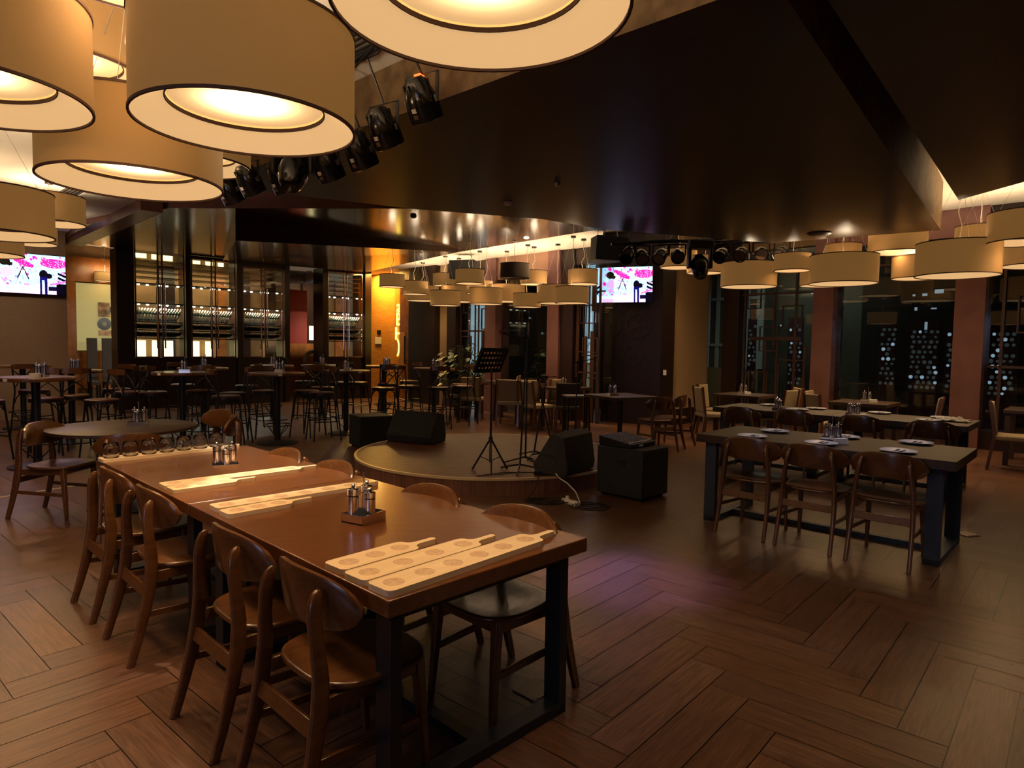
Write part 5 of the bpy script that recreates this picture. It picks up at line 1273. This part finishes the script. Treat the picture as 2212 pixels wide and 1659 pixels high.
# ------------------------------------------------------------------ lights
def light(kind, loc, energy, col, size=.1, rot=None, spot=None, size_y=None, blend=.6, name='light'):
    li = bpy.data.lights.new(name, kind); li.energy = energy; li.color = col
    if kind == 'AREA':
        li.size = size
        if size_y: li.shape = 'RECTANGLE'; li.size_y = size_y
    else: li.shadow_soft_size = size
    if kind == 'SPOT': li.spot_size = math.radians(spot); li.spot_blend = blend
    o = bpy.data.objects.new(name, li); COL.objects.link(o); o.location = loc
    if rot is not None:
        d = Vector(rot) - Vector(loc); o.rotation_euler = d.to_track_quat('-Z', 'Y').to_euler()
    return o
light('SPOT', (-6.4, 4.6, 3.5), 150, (1, .74, .66), .3, (-6.3, 5.4, 0), 75, name='floor_fill_spot')  # added fill to lift the left floor, no lamp fitted there
light('SPOT', (-.30, 4.25, 2.80), 420, (.45, .25, 1), .04, (.78, 4.30, 0), 26, name='purple_stage_beam', blend=1)
light('SPOT', (2.5, 5.0, 3.15), 60, (.90, .84, 1), .05, (2.75, 5.5, .77), 46, name='table_fill_spot')  # added fill to brighten the six plates
light('SPOT', (4.2, 7.6, 3.15), 50, (1, .88, .75), .05, (4.1, 8.1, .77), 62, name='table_fill_spot')  # added fill for the plates of the rear right row
light('SPOT', (-1.9, 11.4, 3.3), 30, (1, .70, .45), .2, (-2.5, 10.8, 0), 80, name='floor_fill_spot')  # added fill on the floor among the bar tables
wf = MB()
for k in range(5): wf.box((-4.9 + .85 * k, -3.17, 2.0), (.06, .06, 1.95))
for z_ in (1.02, 2.98): wf.box((-3.2, -3.17, z_), (3.46, .06, .06))
struct(wf.build('window_9', M['steel_black'], smooth=False))  # unseen frame, added around the fill light behind the camera
light('AREA', (-3.2, -3.12, 2.0), 45, (.66, .70, 1), 3.2, (-2.2, 3, 1.0), size_y=1.8, name='window_daylight')  # unseen cool fill light, added behind the camera
light('SPOT', (-1.62, 3.75, 3.55), 420, (1, .86, .66), .04, T(.42, 2.45, .75), 44, name='table_fill_spot')  # added fill to whiten the boards on the far table
light('SPOT', (.55, 2.0, 3.1), 26, (1, .76, .50), .04, T(.55, .5, .75), 50, name='table_fill_spot')  # added fill over the near table
light('SPOT', (-2.9, .9, 3.5), 60, (1, .72, .44), .05, (-2.2, 1.9, 0), 50, name='floor_fill_spot')  # added fill on the near left floor
light('SPOT', (5.2, 1.6, 3.1), 150, (1, .80, .50), .06, (3.7, 2.6, 0), 70, name='floor_fill_spot')  # added fill to make the right floor paler
# taupe wall fill and amber wall cove
light('SPOT', (-7.9, 9.6, 3.4), 150, (1, .76, .52), .2, (-9.3, 12.3, 1.6), 85, name='wall_fill_spot')  # added fill to lift the dark taupe tv wall
light('AREA', BK.pt(.7, 3.48, -.15), 110, (1, .58, .12), 1.2, BK.pt(.8, 0, .15), size_y=.2, name='cove_light')
light('AREA', BR.pt(1.6, 3.3, -.6), 42, (1, .78, .42), 4.0, BR.pt(1.6, 1.6, 0), size_y=.4, name='back_room_light')
for ci, (t0, t1, zt_, lab, u) in enumerate(CABS): light('AREA', CB.pt((t0 + t1) / 2, 2.31, .08), 30, (1, .92, .72), .8, CB.pt((t0 + t1) / 2, 1.5, .25), size_y=.15, name='shelf_light')
light('AREA', EX.pt(5, 5.2, -2.5), 500, (.62, .82, 1), 8, EX.pt(6, 1.5, 0), size_y=2, name='daylight')
light('AREA', RT.pt(.2, 3.6, 2.6), 22, (.80, .85, .66), 1.6, RT.pt(1.2, 0, 4.0), size_y=.6, name='corridor_light')

w = bpy.data.worlds.new('World'); scn.world = w; w.use_nodes = True
bg = w.node_tree.nodes['Background']; bg.inputs[0].default_value = (.50, .72, .86, 1); bg.inputs[1].default_value = 1.0

# ------------------------------------------------------------------ camera
cam = bpy.data.cameras.new('camera'); cam.sensor_width = 36; cam.lens = 1420 / 2212 * 36; cam.clip_end = 200; cam.clip_start = .05
co = bpy.data.objects.new('camera', cam); COL.objects.link(co)
p_, r_ = .059, .0155
f = Vector((0, math.cos(p_), -math.sin(p_))); x = Vector((1, 0, 0)); u = x.cross(f)
x2 = x * math.cos(r_) + u * math.sin(r_); u2 = u * math.cos(r_) - x * math.sin(r_)
m4 = Matrix((x2, u2, -f)).transposed().to_4x4(); m4.translation = (0, 0, 1.545); co.matrix_world = m4
scn.camera = co
scn.view_settings.view_transform = 'Standard'; scn.view_settings.look = 'None'; scn.view_settings.gamma = 1; scn.view_settings.exposure = .18
scn.view_settings.use_curve_mapping = False
cy = scn.cycles; cy.use_adaptive_sampling = True; cy.adaptive_threshold = .10; cy.adaptive_min_samples = 16; cy.max_bounces = 5; cy.diffuse_bounces = 2; cy.glossy_bounces = 3; cy.transmission_bounces = 6; cy.transparent_max_bounces = 10; cy.caustics_reflective = False; cy.caustics_refractive = False
cy.sample_clamp_indirect = 4; cy.use_light_tree = True
